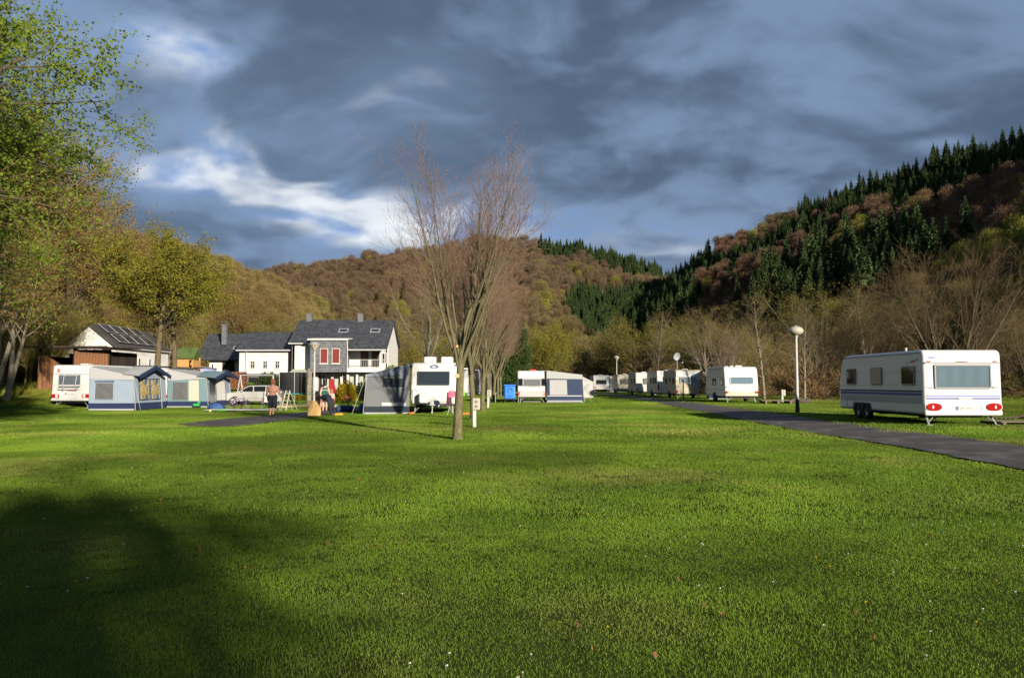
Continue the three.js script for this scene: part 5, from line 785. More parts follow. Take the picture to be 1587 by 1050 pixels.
{ // --- low shed beside it
  const t = thing('low_shed', 'low dark wooden shed between the shelter and the barn', 'shed', [-28.0, 0.7, -60]);
  part(t, 'wall', [box(4.6, 1.9, 0.06, 0.6, 0.95, -2.6), box(0.06, 1.9, 2.6, -1.7, 0.95, -1.3), box(0.06, 1.9, 2.6, 2.9, 0.95, -1.3)], M.timberDark); for (const x of [-1.6, 0.6, 2.8]) part(t, 'post', box(0.12, 1.9, 0.12, x, 0.95, 0), M.timberDark);
  part(t, 'roof', [box(5.1, 0.08, 3.4, 0.6, 2.05, -1.2, 0, 0.05, -0.035), box(5.1, 0.1, 0.05, 0.6, 1.95, 0.52, 0, 0, -0.035)], M.roofOld); part(t, 'fascia', box(5.0, 0.12, 0.04, 0.6, 1.82, 0.56, 0, 0, -0.035), M.timber);
}
{ // --- playhouse and picket fence
  const t = thing('playhouse', 'small wooden playhouse with a green roof behind the picket fence', 'playhouse', [-26.4, land(-26.4, -62.5), -62.5]);
  part(t, 'floor', box(1.7, 0.08, 1.5, 0, 1.0, -0.7), M.timberNew); for (const x of [-0.78, 0.78]) for (const z of [0, -1.4]) part(t, 'post', box(0.11, 2.2, 0.11, x, 1.1, z), M.timberNew);
  part(t, 'front_panel', [box(1.0, 0.95, 0.05, 0, 1.55, 0.02), box(1.6, 0.12, 0.05, 0, 2.05, 0.03), ...Array.from({ length: 6 }, (_, i) => box(0.015, 0.9, 0.01, -0.42 + i * 0.168, 1.55, 0.048))], M.timberNew);
  part(t, 'side_panel', [box(0.05, 0.95, 1.3, 0.80, 1.5, -0.7), box(0.05, 0.95, 1.3, -0.80, 1.5, -0.7), box(1.5, 0.95, 0.05, 0, 1.5, -1.42)], M.timberNew);
  const rg = roofGeo(-0.1, 1.75, 3.0, 0.0, 2.12, 0.95, 2.12, -0.95, 0.06); rg.translate(-0.82, 0, -0.7); part(t, 'roof', rg, M.greenRoof);
  const f = thing('picket_fence', 'orange wooden picket fence in front of the playhouse', 'fence', [-29.3, land(-27, -61), -61]); for (let i = 0; i < 29; i++) { const pk = part(f, 'picket', new THREE.ExtrudeGeometry(new THREE.Shape([[-0.05, 0], [0.05, 0], [0.05, 1.18], [0, 1.28], [-0.05, 1.18]].map(p => new THREE.Vector2(...p))), { depth: 0.025, bevelEnabled: false }), M.timberNew); pk.position.set(i * 0.155, 0.05, 0.03); }
  for (const y of [0.35, 0.95]) part(f, 'rail', box(4.5, 0.08, 0.04, 2.17, y, 0), M.timberNew); for (const x of [0, 1.5, 3, 4.4]) part(f, 'post', box(0.09, 1.3, 0.09, x, 0.6, -0.07), M.timberNew);
}
// ---------------------------------------------------------------- lamps, posts, small things
function lampPost(label, x, z, h, kind, turn = 0) {
  const t = thing('lamp_post', label, 'lamp post', [x, land(x, z), z], turn);
  part(t, 'base', [cyl(0.085, 0.10, 0.62, 0, 0.31, 0, 12)], kind === 'globe' ? M.black : M.galv);
  part(t, 'pole', [cyl(0.055, 0.075, h - 0.62, 0, 0.62 + (h - 0.62) / 2, 0, 12)], M.lampPole);
  if (kind === 'globe') { part(t, 'collar', cyl(0.10, 0.07, 0.12, 0, h + 0.04, 0, 14), M.whitePaint); part(t, 'lamp_shade', new THREE.SphereGeometry(0.34, 24, 16).scale(1, 0.66, 1).translate(0, h + 0.28, 0), M.opal); part(t, 'finial', cyl(0.03, 0.06, 0.05, 0, h + 0.52, 0, 8), M.galv); }
  else { part(t, 'lamp_shade', [cyl(0.42, 0.10, 0.42, 0, h + 0.22, 0, 18)], M.opal); part(t, 'cap', [cyl(0.10, 0.46, 0.18, 0, h + 0.52, 0, 18)], M.vanGrey); part(t, 'collar', cyl(0.1, 0.06, 0.08, 0, h, 0, 12), M.galv); }
  return t;
}
M.lampPole = std(rgb(0.42, 0.42, 0.41), 0.45); M.opal = phys(rgb(0.46, 0.42, 0.33), 0.25, { clearcoat: 0.5 });
lampPost('globe lamp on a white pole beside the road, left of the big caravan', 13.15, -36.0, 3.50, 'globe');
lampPost('pale cone-shaded lamp in front of the white house', -14.2, -56, 3.95, 'cone');
lampPost('small far lamp among the distant caravans', 14.1, -105, 4.4, 'cone');
function meterPost(label, x, z, box2 = true, h = 0.95) {
  const t = thing('hookup_post', label, 'hookup post', [x, land(x, z), z], 0, 'white electric hookup posts'); part(t, 'post', box(0.11, h, 0.09, 0, h / 2, 0), M.whitePaint);
  part(t, 'socket_box', rbox(0.26, 0.40, 0.16, 0.02, 0.06, h + 0.1, 0.02), M.vanCream); for (const y of [0.08, -0.08]) part(t, 'socket', [cyl(0.05, 0.05, 0.03, 0, 0, 0, 12).rotateX(Math.PI / 2).translate(0.06, h + 0.1 + y, 0.105)], M.frameGrey);
  return t;
}
meterPost('white hookup post just behind the front lawn tree', -1.30, -27.2, true, 0.72); meterPost('white hookup post between the third and fourth lawn trees', -1.45, -47.6, true, 0.82); meterPost('white hookup post near the log pile on the right', 18.0, -52, true, 0.62); meterPost('far white hookup post beside the farthest caravan', 10.6, -112, true, 0.9);
{ const t = thing('marker_post', 'thin dark green post at the road edge before the cream caravan', 'post', [11.6 + 1.45, land(13.05, -59.5), -59.5]); part(t, 'pole', cyl(0.045, 0.055, 1.55, 0, 0.78, 0, 8), std(rgb(0.02, 0.04, 0.03), 0.6)); part(t, 'cap', cyl(0.03, 0.055, 0.05, 0, 1.58, 0, 8), M.black); part(t, 'foot', cyl(0.09, 0.11, 0.08, 0, 0.04, 0, 8), M.black); }
{ const t = thing('satellite_dish', 'grey satellite dish on a mast above the weathered cream caravan', 'satellite dish', [14.6, land(14.6, -67.6), -67.6]); part(t, 'mast', bar([0, 0, 0.2 - 1.5], [0, 3.45, 0.2 - 1.5], 0.03), M.galv); const d = part(t, 'dish', new THREE.SphereGeometry(0.58, 22, 8, 0, 6.283, 0, 0.62).rotateX(-1.25).scale(1, 1.1, 1), std(rgb(0.28, 0.30, 0.32), 0.5, { side: THREE.DoubleSide })); d.position.set(0.12, 3.55, -0.75); d.rotation.y = 0.35; part(t, 'feed_arm', [bar([0.1, 3.15, -1.25], [0.35, 3.12, -0.85], 0.015), rbox(0.1, 0.14, 0.12, 0.03, 0.37, 3.16, -0.82)], M.galv); }
// timber platform and logs
{ const t = thing('timber_platform', 'low weathered timber platform beside the cream-skirted caravan', 'platform', [17.2, land(17.2, -51), -51]); for (let i = 0; i < 6; i++) part(t, 'plank', box(2.1, 0.05, 0.17, 0, 0.24, -0.5 + i * 0.19), M.oldWood ?? (M.oldWood = std(rgb(0.22, 0.175, 0.12), 0.9, { map: T.grain }))); for (const x of [-0.8, 0, 0.8]) part(t, 'beam', box(0.12, 0.21, 1.2, x, 0.105, 0), M.oldWood);
  const l = [[18.6, -51.2, 0.17, 0.4], [19.15, -51.3, 0.19, 0.1], [18.9, -51.8, 0.16, -0.2]]; l.forEach(([x, z, r, a], i) => { const m = single('log', [cyl(r, r * 1.04, 0.9, 0, 0, 0, 10).rotateZ(Math.PI / 2 - 0.03)], M.barkDark, ['short log lying next to the timber platform', 'rightmost cut log beside the timber platform', 'log at the back of the small log pile'][i], 'log', 'cut logs by the platform'); m.position.set(x, land(x, z) + r, z); m.rotation.y = a; });
  const p = thing('wooden_pallet', 'flat wooden boards on the grass right of the big caravan', 'pallet', [16.4, land(16.4, -25.9) + 0.0, -25.9], 0.08); for (let i = 0; i < 7; i++) part(p, 'board', box(2.0, 0.025, 0.13, 0.4, 0.11, -0.45 + i * 0.15), M.oldWood); for (const x of [-0.5, 0.4, 1.3]) part(p, 'bearer', box(0.09, 0.09, 1.1, x, 0.05, 0), M.oldWood);
  const q = thing('grindstone_pile', 'dark branches lying on the grass at the right edge', 'branches', [18.6, land(18.6, -29), -29]); q.name = numbered('branch_pile'); for (let i = 0; i < 7; i++) part(q, 'branch', bar([-0.8 + 0.1 * i, 0.06, 0.1 * i - 0.3], [0.9 - 0.05 * i, 0.08 + 0.04 * i, -0.2 + 0.07 * i], 0.03), M.barkDark); }
// things by the middle caravans
{ const t = thing('water_tank', 'bright blue plastic barrel between the tree row and the pink-curtained caravan', 'barrel', [-0.17, land(0, -60), -60]); const b = std(rgb(0.03, 0.20, 0.80), 0.45); part(t, 'tank', [rbox(0.86, 1.0, 0.8, 0.12, 0, 0.82, 0), rbox(0.92, 0.12, 0.86, 0.05, 0, 1.36, 0)], b); part(t, 'stand', [box(0.8, 0.06, 0.7, 0, 0.30, 0), ...[-0.35, 0.35].map(x => box(0.06, 0.3, 0.06, x, 0.15, 0.25)), ...[-0.35, 0.35].map(x => box(0.06, 0.3, 0.06, x, 0.15, -0.25))], M.chassis); part(t, 'mark', [new THREE.TorusGeometry(0.18, 0.03, 5, 14, 4).translate(0, 0.95, 0.405), box(0.4, 0.05, 0.01, 0, 0.55, 0.405)], M.navy);
  const f = thing('rack', 'thin grey metal frame beside the blue barrel', 'frame', [-1.0, land(-1, -60.6), -60.6]); part(f, 'rail', [bar([-0.3, 0.78, 0], [1.5, 0.78, 0], 0.03)], M.galv); for (const x of [-0.28, 0.45, 1.48]) part(f, 'leg', bar([x, 0, 0], [x, 0.78, 0], 0.025), M.galv); }
{ const t = thing('clothes_airer', 'folding clothes airer with pink and green laundry before the white caravan', 'clothes airer', [-2.75, land(-2.7, -37.6), -37.6]); part(t, 'frame', [bar([-0.35, 0, 0.2], [-0.05, 1.15, 0], 0.014), bar([0.05, 0, 0.2], [0.0, 1.15, 0], 0.014), bar([0.1, 0, -0.25], [0, 1.15, 0], 0.014), bar([-0.55, 1.15, 0], [0.55, 1.15, 0], 0.012), bar([-0.55, 1.15, 0.25], [0.55, 1.15, 0.25], 0.01)], M.whitePaint); part(t, 'pink_towel', cloth([-0.28, 0.85, 0.27], [0.10, 0.88, 0.27], [0.10, 1.16, 0.26], [-0.28, 1.16, 0.26], 0.04, 3), std(rgb(0.72, 0.14, 0.24), 0.9, { side: 2 })); part(t, 'green_towel', cloth([0.14, 0.90, 0.27], [0.5, 0.93, 0.27], [0.5, 1.16, 0.26], [0.14, 1.16, 0.26], 0.04, 5), std(rgb(0.18, 0.62, 0.08), 0.9, { side: 2 })); part(t, 'dark_shirt', cloth([-0.40, 0.45, 0.2], [-0.12, 0.5, 0.2], [-0.18, 1.1, 0.24], [-0.36, 1.1, 0.24], 0.05, 7), std(rgb(0.08, 0.03, 0.04), 0.9, { side: 2 }));
  for (const [x, z, w] of [[-5.05, -38.5, 'orange wheel chock at the corner of the grey awning'], [-2.3, -37.9, 'orange wheel chock below the clothes airer']]) { const m = thing('wheel_chock', w, 'wheel chock', [x, land(x, z), z]); part(m, 'wedge', new THREE.ExtrudeGeometry(new THREE.Shape([[-0.25, 0], [0.25, 0], [0.2, 0.14], [0.0, 0.10]].map(p => new THREE.Vector2(...p))), { depth: 0.2, bevelEnabled: false }), std(rgb(0.75, 0.16, 0.02), 0.6)); part(m, 'grip', box(0.3, 0.02, 0.22, 0, 0.005, 0.1), M.black); } }
// --- car parked by the house
{ const t = thing('car', 'silver estate car parked behind the walking man', 'car', [-18.8, land(-19, -57), -57], 0.12), L = 4.2, W = 1.75, sil = phys(rgb(0.52, 0.52, 0.50), 0.3, { metalness: 0.35, clearcoat: 1 });
  const side = roundPoly([[-2.1, 0.32], [-2.12, 0.72], [-1.9, 0.90], [-1.0, 1.02], [1.95, 1.02], [2.08, 0.75], [2.08, 0.32]], [0.08, 0.12, 0.2, 0.2, 0.1, 0.1, 0.08]), cab = roundPoly([[-1.05, 1.0], [-0.28, 1.46], [1.45, 1.48], [1.92, 1.0]], [0.02, 0.2, 0.25, 0.02]);
  const ex = (s, w) => new THREE.ExtrudeGeometry(s, { depth: w - 0.12, bevelEnabled: true, bevelSize: 0.06, bevelThickness: 0.06, bevelOffset: -0.06, bevelSegments: 3, curveSegments: 6 }).translate(0, 0, -(w - 0.12) / 2);
  part(t, 'body', ex(side, W), sil); part(t, 'roof', [ex(cab, W - 0.22)], sil);
  const glass = roundPoly([[-0.88, 1.03], [-0.24, 1.39], [1.38, 1.41], [1.74, 1.03]], [0.04, 0.1, 0.12, 0.04]); for (const s of [1, -1]) { part(t, 'side_window', new THREE.ExtrudeGeometry(glass, { depth: 0.012, bevelEnabled: false }).translate(0, 0, s > 0 ? (W - 0.22) / 2 - 0.006 : -(W - 0.22) / 2 - 0.006), M.paneDark); part(t, 'window_pillar', [-0.02, 0.85].map(x => box(0.07, 0.4, 0.014, x + 0.1, 1.22, s * ((W - 0.22) / 2 + 0.01))), sil); part(t, 'door', [ring(0.95, 0.62, 0.05, 0.008, 0.004).translate(-0.2, 0.7, s > 0 ? W / 2 - 0.004 : -W / 2 - 0.004), ring(0.85, 0.62, 0.05, 0.008, 0.004).translate(0.72, 0.7, s > 0 ? W / 2 - 0.004 : -W / 2 - 0.004)], M.vanTrim); part(t, 'mirror', rbox(0.12, 0.12, 0.2, 0.04, -0.7, 1.06, s * (W / 2 + 0.06)), sil); }
  part(t, 'windscreen', [box(0.80, 0.012, W - 0.42, -0.68, 1.245, 0, 0, 0, 0.54)], M.paneDark); part(t, 'roof_bar', [-1, 1].map(s => bar([-0.1, 1.52, s * 0.6], [1.35, 1.53, s * 0.6], 0.02)), M.black);
  for (const x of [-1.32, 1.28]) for (const s of [-1, 1]) { const w = wheel(t, x, 0.32, s * (W / 2 - 0.08), 0.32, 0.2); w.rotation.y = Math.PI / 2; } for (const s of [-1, 1]) part(t, 'headlight', rbox(0.12, 0.14, 0.3, 0.04, -2.02, 0.74, s * 0.62), M.lens); part(t, 'bumper', rbox(0.2, 0.22, W - 0.1, 0.06, -2.05, 0.42, 0), M.vanTrim); }
// dark red car among the far caravans
{ const t = thing('car', 'small dark car parked between the far caravans', 'car', [15.3, land(15.3, -94), -94]), dk = phys(rgb(0.06, 0.025, 0.04), 0.3, { clearcoat: 1 }); part(t, 'body', [rbox(1.7, 0.65, 3.8, 0.14, 0, 0.62, -1.9)], dk); part(t, 'cabin', [rbox(1.5, 0.55, 2.0, 0.2, 0, 1.15, -1.9)], dk); part(t, 'rear_window', rbox(1.2, 0.36, 0.04, 0.02, 0, 1.2, -0.89), M.paneDark); for (const s of [-1, 1]) part(t, 'tail_light', rbox(0.2, 0.2, 0.05, 0.03, s * 0.7, 0.75, 0.0), M.red); for (const z of [-0.7, -3.1]) for (const s of [-1, 1]) wheel(t, s * 0.78, 0.3, z, 0.3, 0.18); }
// --- swing frame, trampoline, wood stack, paddling pool
{ const t = thing('swing_set', 'metal swing frame with splayed white legs behind the silver car', 'swing set', [-20.3, land(-20, -62), -62]); const leg = (x, s) => bar([x + s * 0.52, 0, s * 0.5], [x, 2.25, 0], 0.045, 8); part(t, 'beam', bar([-1.35, 2.25, 0], [1.35, 2.25, 0], 0.045, 8), M.galv); for (const x of [-1.3, 1.3]) for (const s of [-1, 1]) part(t, 'leg', leg(x, s), M.whitePaint); part(t, 'swing_seat', [box(0.45, 0.04, 0.2, 0.2, 0.5, 0), bar([0.0, 0.5, 0], [0.0, 2.25, 0], 0.008, 4), bar([0.4, 0.5, 0], [0.4, 2.25, 0], 0.008, 4)], M.black); }
{ const t = thing('trampoline', 'trampoline with teal padding and a dark safety net under the house canopy', 'trampoline', [-16.6, land(-16.6, -60), -60]), R = 1.35, net = std(rgb(0.015, 0.017, 0.02), 0.9, { transparent: true, opacity: 0.86, side: 2 }); part(t, 'padding', [new THREE.TorusGeometry(R, 0.11, 8, 36).scale(1, 1, 0.5).rotateX(Math.PI / 2).translate(0, 0.82, 0)], std(rgb(0.01, 0.22, 0.19), 0.6)); part(t, 'mat', [cyl(R - 0.08, R - 0.08, 0.02, 0, 0.81, 0, 30)], M.black); part(t, 'safety_net', new THREE.CylinderGeometry(R - 0.1, R - 0.1, 1.6, 30, 1, true).translate(0, 1.65, 0), net); for (let i = 0; i < 6; i++) { const a = i * Math.PI / 3 + 0.35, x = Math.cos(a) * R, z = Math.sin(a) * R; part(t, 'pole', [bar([x, 0, z], [x, 2.5, z], 0.025)], M.galv); } part(t, 'leg_frame', Array.from({ length: 6 }, (_, i) => { const a = i * Math.PI / 3 + 0.35, b = a + 0.6; return bar([Math.cos(a) * R, 0.04, Math.sin(a) * R], [Math.cos(b) * R, 0.04, Math.sin(b) * R], 0.025); }), M.galv); }
{ const t = thing('log_stack', 'reddish brown stack of split firewood behind the swing', 'wood stack', [-24.6, land(-24.6, -68), -68]), r = rng(4); const gs = [0, 1, 2].map(k => cyl(0.09, 0.1, 0.7, 0, 0, 0, 6).rotateX(Math.PI / 2)); for (let j = 0; j < 9; j++) for (let i = 0; i < 14; i++) { const m = part(t, 'log', gs[(i + j) % 3], (i * 3 + j) % 2 ? M.rust : M.timber); m.position.set(-1.2 + i * 0.19 + (j % 2) * 0.09 + (r() - 0.5) * 0.02, 0.1 + j * 0.17, (r() - 0.5) * 0.12); m.rotation.z = r() * 3; }  }
{ const t = thing('paddling_pool', 'round pool with a dark cover beside the cottage', 'pool', [-29.0, land(-29, -72), -72]); part(t, 'wall', new THREE.CylinderGeometry(1.6, 1.6, 1.1, 28, 1, true).translate(0, 0.85, 0), std(rgb(0.25, 0.27, 0.45), 0.6, { side: 2 })); part(t, 'cover', [cyl(0.4, 1.75, 0.22, 0, 1.5, 0, 28)], M.vanTrim); part(t, 'base', cyl(1.6, 1.6, 0.3, 0, 0.15, 0, 28), M.stone); 
  const b = thing('boat', 'pale blue upturned plastic boat behind the silver car', 'boat', [-21.4, land(-21.4, -60), -60]); part(b, 'hull', new THREE.ExtrudeGeometry(roundPoly([[-1.2, 0.05], [1.3, 0.05], [1.1, 0.62], [-1.0, 0.66]], [0.1, 0.1, 0.2, 0.3]), { depth: 0.9, bevelEnabled: true, bevelSize: 0.05, bevelThickness: 0.05 }), std(rgb(0.45, 0.56, 0.66), 0.4)); part(b, 'rim', box(2.6, 0.06, 1.1, 0.05, 0.04, 0.45), M.whitePaint); }
// --- camping table, chair, bicycle jumble in front of the car
{ const t = thing('camping_table', 'dark folding camping table cluttered with gear before the silver car', 'table', [-15.2, land(-15, -46.5), -46.5]); part(t, 'table_top', [box(1.7, 0.04, 0.8, 0, 0.72, 0)], std(rgb(0.32, 0.29, 0.2), 0.7)); for (const x of [-0.7, 0.7]) for (const s of [-1, 1]) part(t, 'leg', bar([x + s * 0.3, 0, 0.3], [x - s * 0.3, 0.7, 0.3], 0.018), M.black); 
  const c = thing('folding_chair', 'white folding garden chair left of the walking man', 'chair', [-13.6, land(-13.6, -45), -45]); part(c, 'seat', [box(0.5, 0.03, 0.45, 0, 0.45, 0)], M.whitePaint); part(c, 'backrest', [...[-0.16, 0, 0.16].map(x => box(0.1, 0.6, 0.025, x, 0.85, -0.25)), box(0.52, 0.06, 0.03, 0, 1.12, -0.25)], M.whitePaint); for (const s of [-1, 1]) for (const k of [-1, 1]) part(c, 'leg', bar([s * 0.26, 0, k * 0.34], [s * 0.26, 0.62, -k * 0.25], 0.02), M.whitePaint);
  const c2 = thing('folding_chair', 'dark folding chair with a pale towel beside the camping table', 'chair', [-14.4, land(-14.4, -45.8), -45.8]); part(c2, 'seat', [box(0.5, 0.03, 0.45, 0, 0.42, 0)], M.fabNavy); part(c2, 'backrest', [box(0.5, 0.6, 0.03, 0, 0.8, -0.22)], M.fabNavy); for (const s of [-1, 1]) for (const k of [-1, 1]) part(c2, 'leg', bar([s * 0.25, 0, k * 0.34], [s * 0.25, 0.6, -k * 0.25], 0.018), M.galv); part(c2, 'towel', cloth([-0.2, 0.5, -0.18], [0.15, 0.5, -0.18], [0.12, 1.12, -0.2], [-0.18, 1.12, -0.2], 0.03, 4), M.fabWhite);
  const bk = thing('bicycle', 'dark bicycle lying among the gear beneath the camping table', 'bicycle', [-16.0, land(-16, -45.6), -45.6]); for (const x of [-0.5, 0.5]) { const w = part(bk, 'wheel', new THREE.TorusGeometry(0.3, 0.022, 6, 24).translate(x, 0.32, 0), M.rubber); part(w, 'spokes', [0, 1, 2, 3].map(k => box(0.56, 0.006, 0.006, x, 0.32, 0, 0, 0, k * Math.PI / 4)), M.galv); } part(bk, 'frame', [bar([-0.5, 0.32, 0], [-0.15, 0.75, 0], 0.02), bar([-0.15, 0.75, 0], [0.38, 0.72, 0], 0.02), bar([0.5, 0.32, 0], [0.34, 0.85, 0], 0.02), bar([-0.15, 0.75, 0], [0, 0.32, 0], 0.02), bar([0, 0.32, 0], [0.38, 0.7, 0], 0.02), bar([-0.5, 0.32, 0], [0, 0.32, 0], 0.018)], std(rgb(0.1, 0.02, 0.12), 0.4)); part(bk, 'saddle', rbox(0.24, 0.06, 0.13, 0.03, -0.18, 0.83, 0), M.black); part(bk, 'handlebar', bar([0.32, 0.92, -0.25], [0.32, 0.92, 0.25], 0.015), M.galv);
  const gs = thing('ground_sheet', 'crumpled white groundsheet on the grass below the camping table', 'sheet', [-15.0, land(-15, -44.6) + 0.05, -44.6]); part(gs, 'sheet', cloth([-2.6, 0.04, 0.4], [1.6, 0.04, 0.2], [1.4, 0.1, -0.6], [-2.4, 0.1, -0.5], 0.12, 4), M.fabWhite);
  const bg = single('blue_bundle', new THREE.IcosahedronGeometry(0.34, 3), std(rgb(0.04, 0.10, 0.28), 0.7), 'blue cloth bundle at the foot of the teal awning porch', 'bundle'); { const p = bg.geometry.attributes.position; for (let i = 0; i < p.count; i++) { const k = 1 + 0.5 * (fbm(p.getX(i) * 4 + 3, p.getY(i) * 4 + p.getZ(i) * 4, 3) - 0.5); p.setXYZ(i, p.getX(i) * k * 1.5, p.getY(i) * k * 0.7, p.getZ(i) * k); } bg.geometry.computeVertexNormals(); } bg.position.set(-17.4, land(-17.4, -46) + 0.2, -46);
  const gt = thing('toy', 'green plastic toy on the grass before the teal awning', 'toy', [-20.6, land(-20.6, -51), -51]); part(gt, 'body', [rbox(0.4, 0.2, 0.25, 0.06, 0, 0.2, 0), rbox(0.16, 0.16, 0.2, 0.05, 0.16, 0.38, 0)], std(rgb(0.03, 0.38, 0.08), 0.4)); part(gt, 'wheel', [[-0.14, 0.13], [0.14, 0.13], [-0.14, -0.13], [0.14, -0.13]].map(([x, z]) => cyl(0.09, 0.09, 0.05, 0, 0, 0, 10).rotateX(Math.PI / 2).translate(x, 0.09, z)), M.black);
  const gn = thing('toy', 'lime green pool toy on the white groundsheet', 'toy', [-16.4, land(-16.4, -44) + 0.06, -44]); part(gn, 'tube', new THREE.TorusGeometry(0.3, 0.07, 8, 20).rotateX(Math.PI / 2).scale(1.6, 1, 0.8).translate(0, 0.07, 0), std(rgb(0.10, 0.42, 0.04), 0.4)); gn.scale.setScalar(0.6); part(gn, 'valve', cyl(0.02, 0.02, 0.05, 0.3, 0.15, 0), M.whitePaint); 
  const bl = single('ball', new THREE.SphereGeometry(0.08, 16, 10), std(rgb(0.6, 0.48, 0.1), 0.5), 'small yellow ball on the grass left of the lime pool toy', 'ball'); bl.position.set(-17.0, land(-17, -44) + 0.08, -44); }
{ // white ladder-like goal and sand box edge, yellow board, rope
  const t = thing('step_ladder', 'white A-shaped step ladder standing right of the walking man', 'ladder', [-13.2, land(-13.2, -46), -46]); t.scale.setScalar(0.68); for (const s of [-1, 1]) { part(t, 'rail', sbar([s * 0.22 - 0.3, 0, 0.3], [s * 0.16 + 0.0, 1.75, 0], 0.09, 0.05), M.vanCream); part(t, 'rear_leg', bar([s * 0.22 + 0.55, 0, -0.3], [s * 0.12 + 0.02, 1.72, -0.02], 0.02), M.galv); } for (let i = 1; i < 6; i++) part(t, 'step', box(0.42, 0.03, 0.12, -0.3 + 0.3 * i / 6, 1.75 * i / 6, 0.3 - 0.3 * i / 6), M.vanCream);
  const b = thing('board', 'pale orange cut-off board standing on the grass by the path', 'board', [-9.45, land(-9.45, -37.4), -37.4], 0.1); part(b, 'panel', new THREE.ExtrudeGeometry(new THREE.Shape([[-0.32, 0], [0.27, 0], [0.30, 0.32], [0.08, 0.72], [-0.24, 0.74]].map(p => new THREE.Vector2(...p))), { depth: 0.04, bevelEnabled: true, bevelSize: 0.012, bevelThickness: 0.012 }), std(rgb(0.72, 0.46, 0.18), 0.7)); part(b, 'prop', bar([0, 0.6, 0], [0, 0, -0.35], 0.02), M.timberNew);
  const sb = single('sandbox_edge', [box(4.6, 0.12, 0.1, 0, 0.06, 0), box(0.1, 0.12, 1.6, -2.25, 0.06, -0.85), box(0.1, 0.12, 1.6, 2.25, 0.06, -0.85), box(4.6, 0.12, 0.1, 0, 0.06, -1.7)], std(rgb(0.55, 0.42, 0.24), 0.8), 'low wooden sandbox border on the grass below the trampoline', 'sandbox'); sb.position.set(-13.8, land(-13.8, -52), -52);
  const tr = thing('timber_post', 'tall rough wooden post beside the pale lamp', 'post', [-15.1, land(-15.1, -58), -58]); part(tr, 'post', cyl(0.14, 0.18, 2.7, 0, 1.35, 0, 9), M.barkPale); part(tr, 'cap', cyl(0.02, 0.15, 0.1, 0, 2.75, 0, 9), M.barkDark);
  const k = thing('play_tent', 'black and red folded sail-like play tent by the house', 'play tent', [-14.2, land(-14.2, -60), -60]); part(k, 'black_panel', cloth([-0.95, 0.55, 0.1], [-0.1, 0.75, 0.1], [0.0, 2.05, 0], [-0.05, 2.1, 0], 0.06, 3), fab(0.015, 0.013, 0.014)); part(k, 'red_panel', [cloth([-0.05, 0.7, 0.14], [0.75, 0.9, 0.14], [0.45, 1.95, 0], [0.25, 2.0, 0], 0.06, 5), cloth([0.3, 0.6, 0.2], [0.62, 0.6, 0.2], [0.6, 1.3, 0.15], [0.3, 1.2, 0.15], 0.04, 6)], fab(0.42, 0.02, 0.03)); part(k, 'pole', [bar([-0.25, 0, 0.3], [0.35, 2.0, 0], 0.02), bar([0.7, 0, 0.3], [0.3, 2.0, 0], 0.02)], M.redPaint);
  const w = thing('pinwheel', 'red toy windmill on a thin stick near the house', 'pinwheel', [-9.9, land(-9.9, -47), -47]); w.scale.setScalar(0.75); part(w, 'stick', bar([0, 0, 0], [0, 0.85, 0], 0.014), M.galv); for (let i = 0; i < 6; i++) { const a = i * Math.PI / 3; part(w, 'blade', cloth([0, 0.9, 0.03], [0.26 * Math.cos(a), 0.9 + 0.26 * Math.sin(a), 0.03], [0.30 * Math.cos(a + 0.5), 0.9 + 0.30 * Math.sin(a + 0.5), 0.10], [0.1 * Math.cos(a + 0.7), 0.9 + 0.1 * Math.sin(a + 0.7), 0.07], 0, 1), i % 2 ? fab(0.6, 0.03, 0.05) : fab(0.7, 0.3, 0.3)); } 
  for (const [nm, x, z, r, c, lb] of [['bag', -9.1, -42.5, 0.5, [0.02, 0.06, 0.12], 'dark blue bag lying on the path edge'], ['bag', -7.5, -41.3, 0.62, [0.04, 0.09, 0.24], 'larger blue bag on the grass beside the grey awning']]) { const g = rbox(r * 1.9, r * 0.8, r * 1.1, 0.18, 0, r * 0.4, 0), t2 = thing(nm, lb, 'bag', [x, land(x, z), z], 0.3); part(t2, 'body', g, std(rgb(...c), 0.75)); part(t2, 'strap', new THREE.TorusGeometry(r * 0.4, 0.02, 5, 14, 3.14).translate(0, r * 0.75, 0.1), M.black); }
  const d = single('frisbee', [cyl(0.26, 0.32, 0.1, 0, 0.05, 0, 18)], std(rgb(0.85, 0.36, 0.04), 0.5), 'orange plastic dish on the grass right of the board', 'dish'); d.position.set(-8.6, land(-8.6, -38.5), -38.5); }
// bushes in front of the house
function bush(label, x, z, R, h, mat, seed, n = 2600, len = 0.16) { const r = rng(seed), b = new Buf(); for (let i = 0; i < n; i++) { let u = r() * 2 - 1, v = r(), w = r() * 2 - 1; const l = Math.hypot(u, v, w) || 1, k = Math.pow(r(), 0.35) * (0.8 + 0.3 * noise2(u * 3 + seed, w * 3 + v * 2)); b.leaf(u / l * R * k, v / l * h * k + 0.08, w / l * R * k, u / l + (r() - 0.5), v / l + (r() - 0.3), w / l + (r() - 0.5), len, len * 0.35, r); } const st = new Buf(); for (let i = 0; i < 7; i++) { const a = r() * 6.28; st.tube([new THREE.Vector3(0, 0, 0), new THREE.Vector3(Math.cos(a) * R * 0.4, h * 0.5, Math.sin(a) * R * 0.4), new THREE.Vector3(Math.cos(a) * R * 0.7, h * 0.85, Math.sin(a) * R * 0.7)], [0.04, 0.025, 0.008], 4); } const t = thing('bush', label, 'bush', [x, land(x, z), z], 0, 'garden shrubs before the house'); part(t, 'stem', st.geo(), M.barkDark); part(t, 'foliage', b.geo(), mat); return t; }
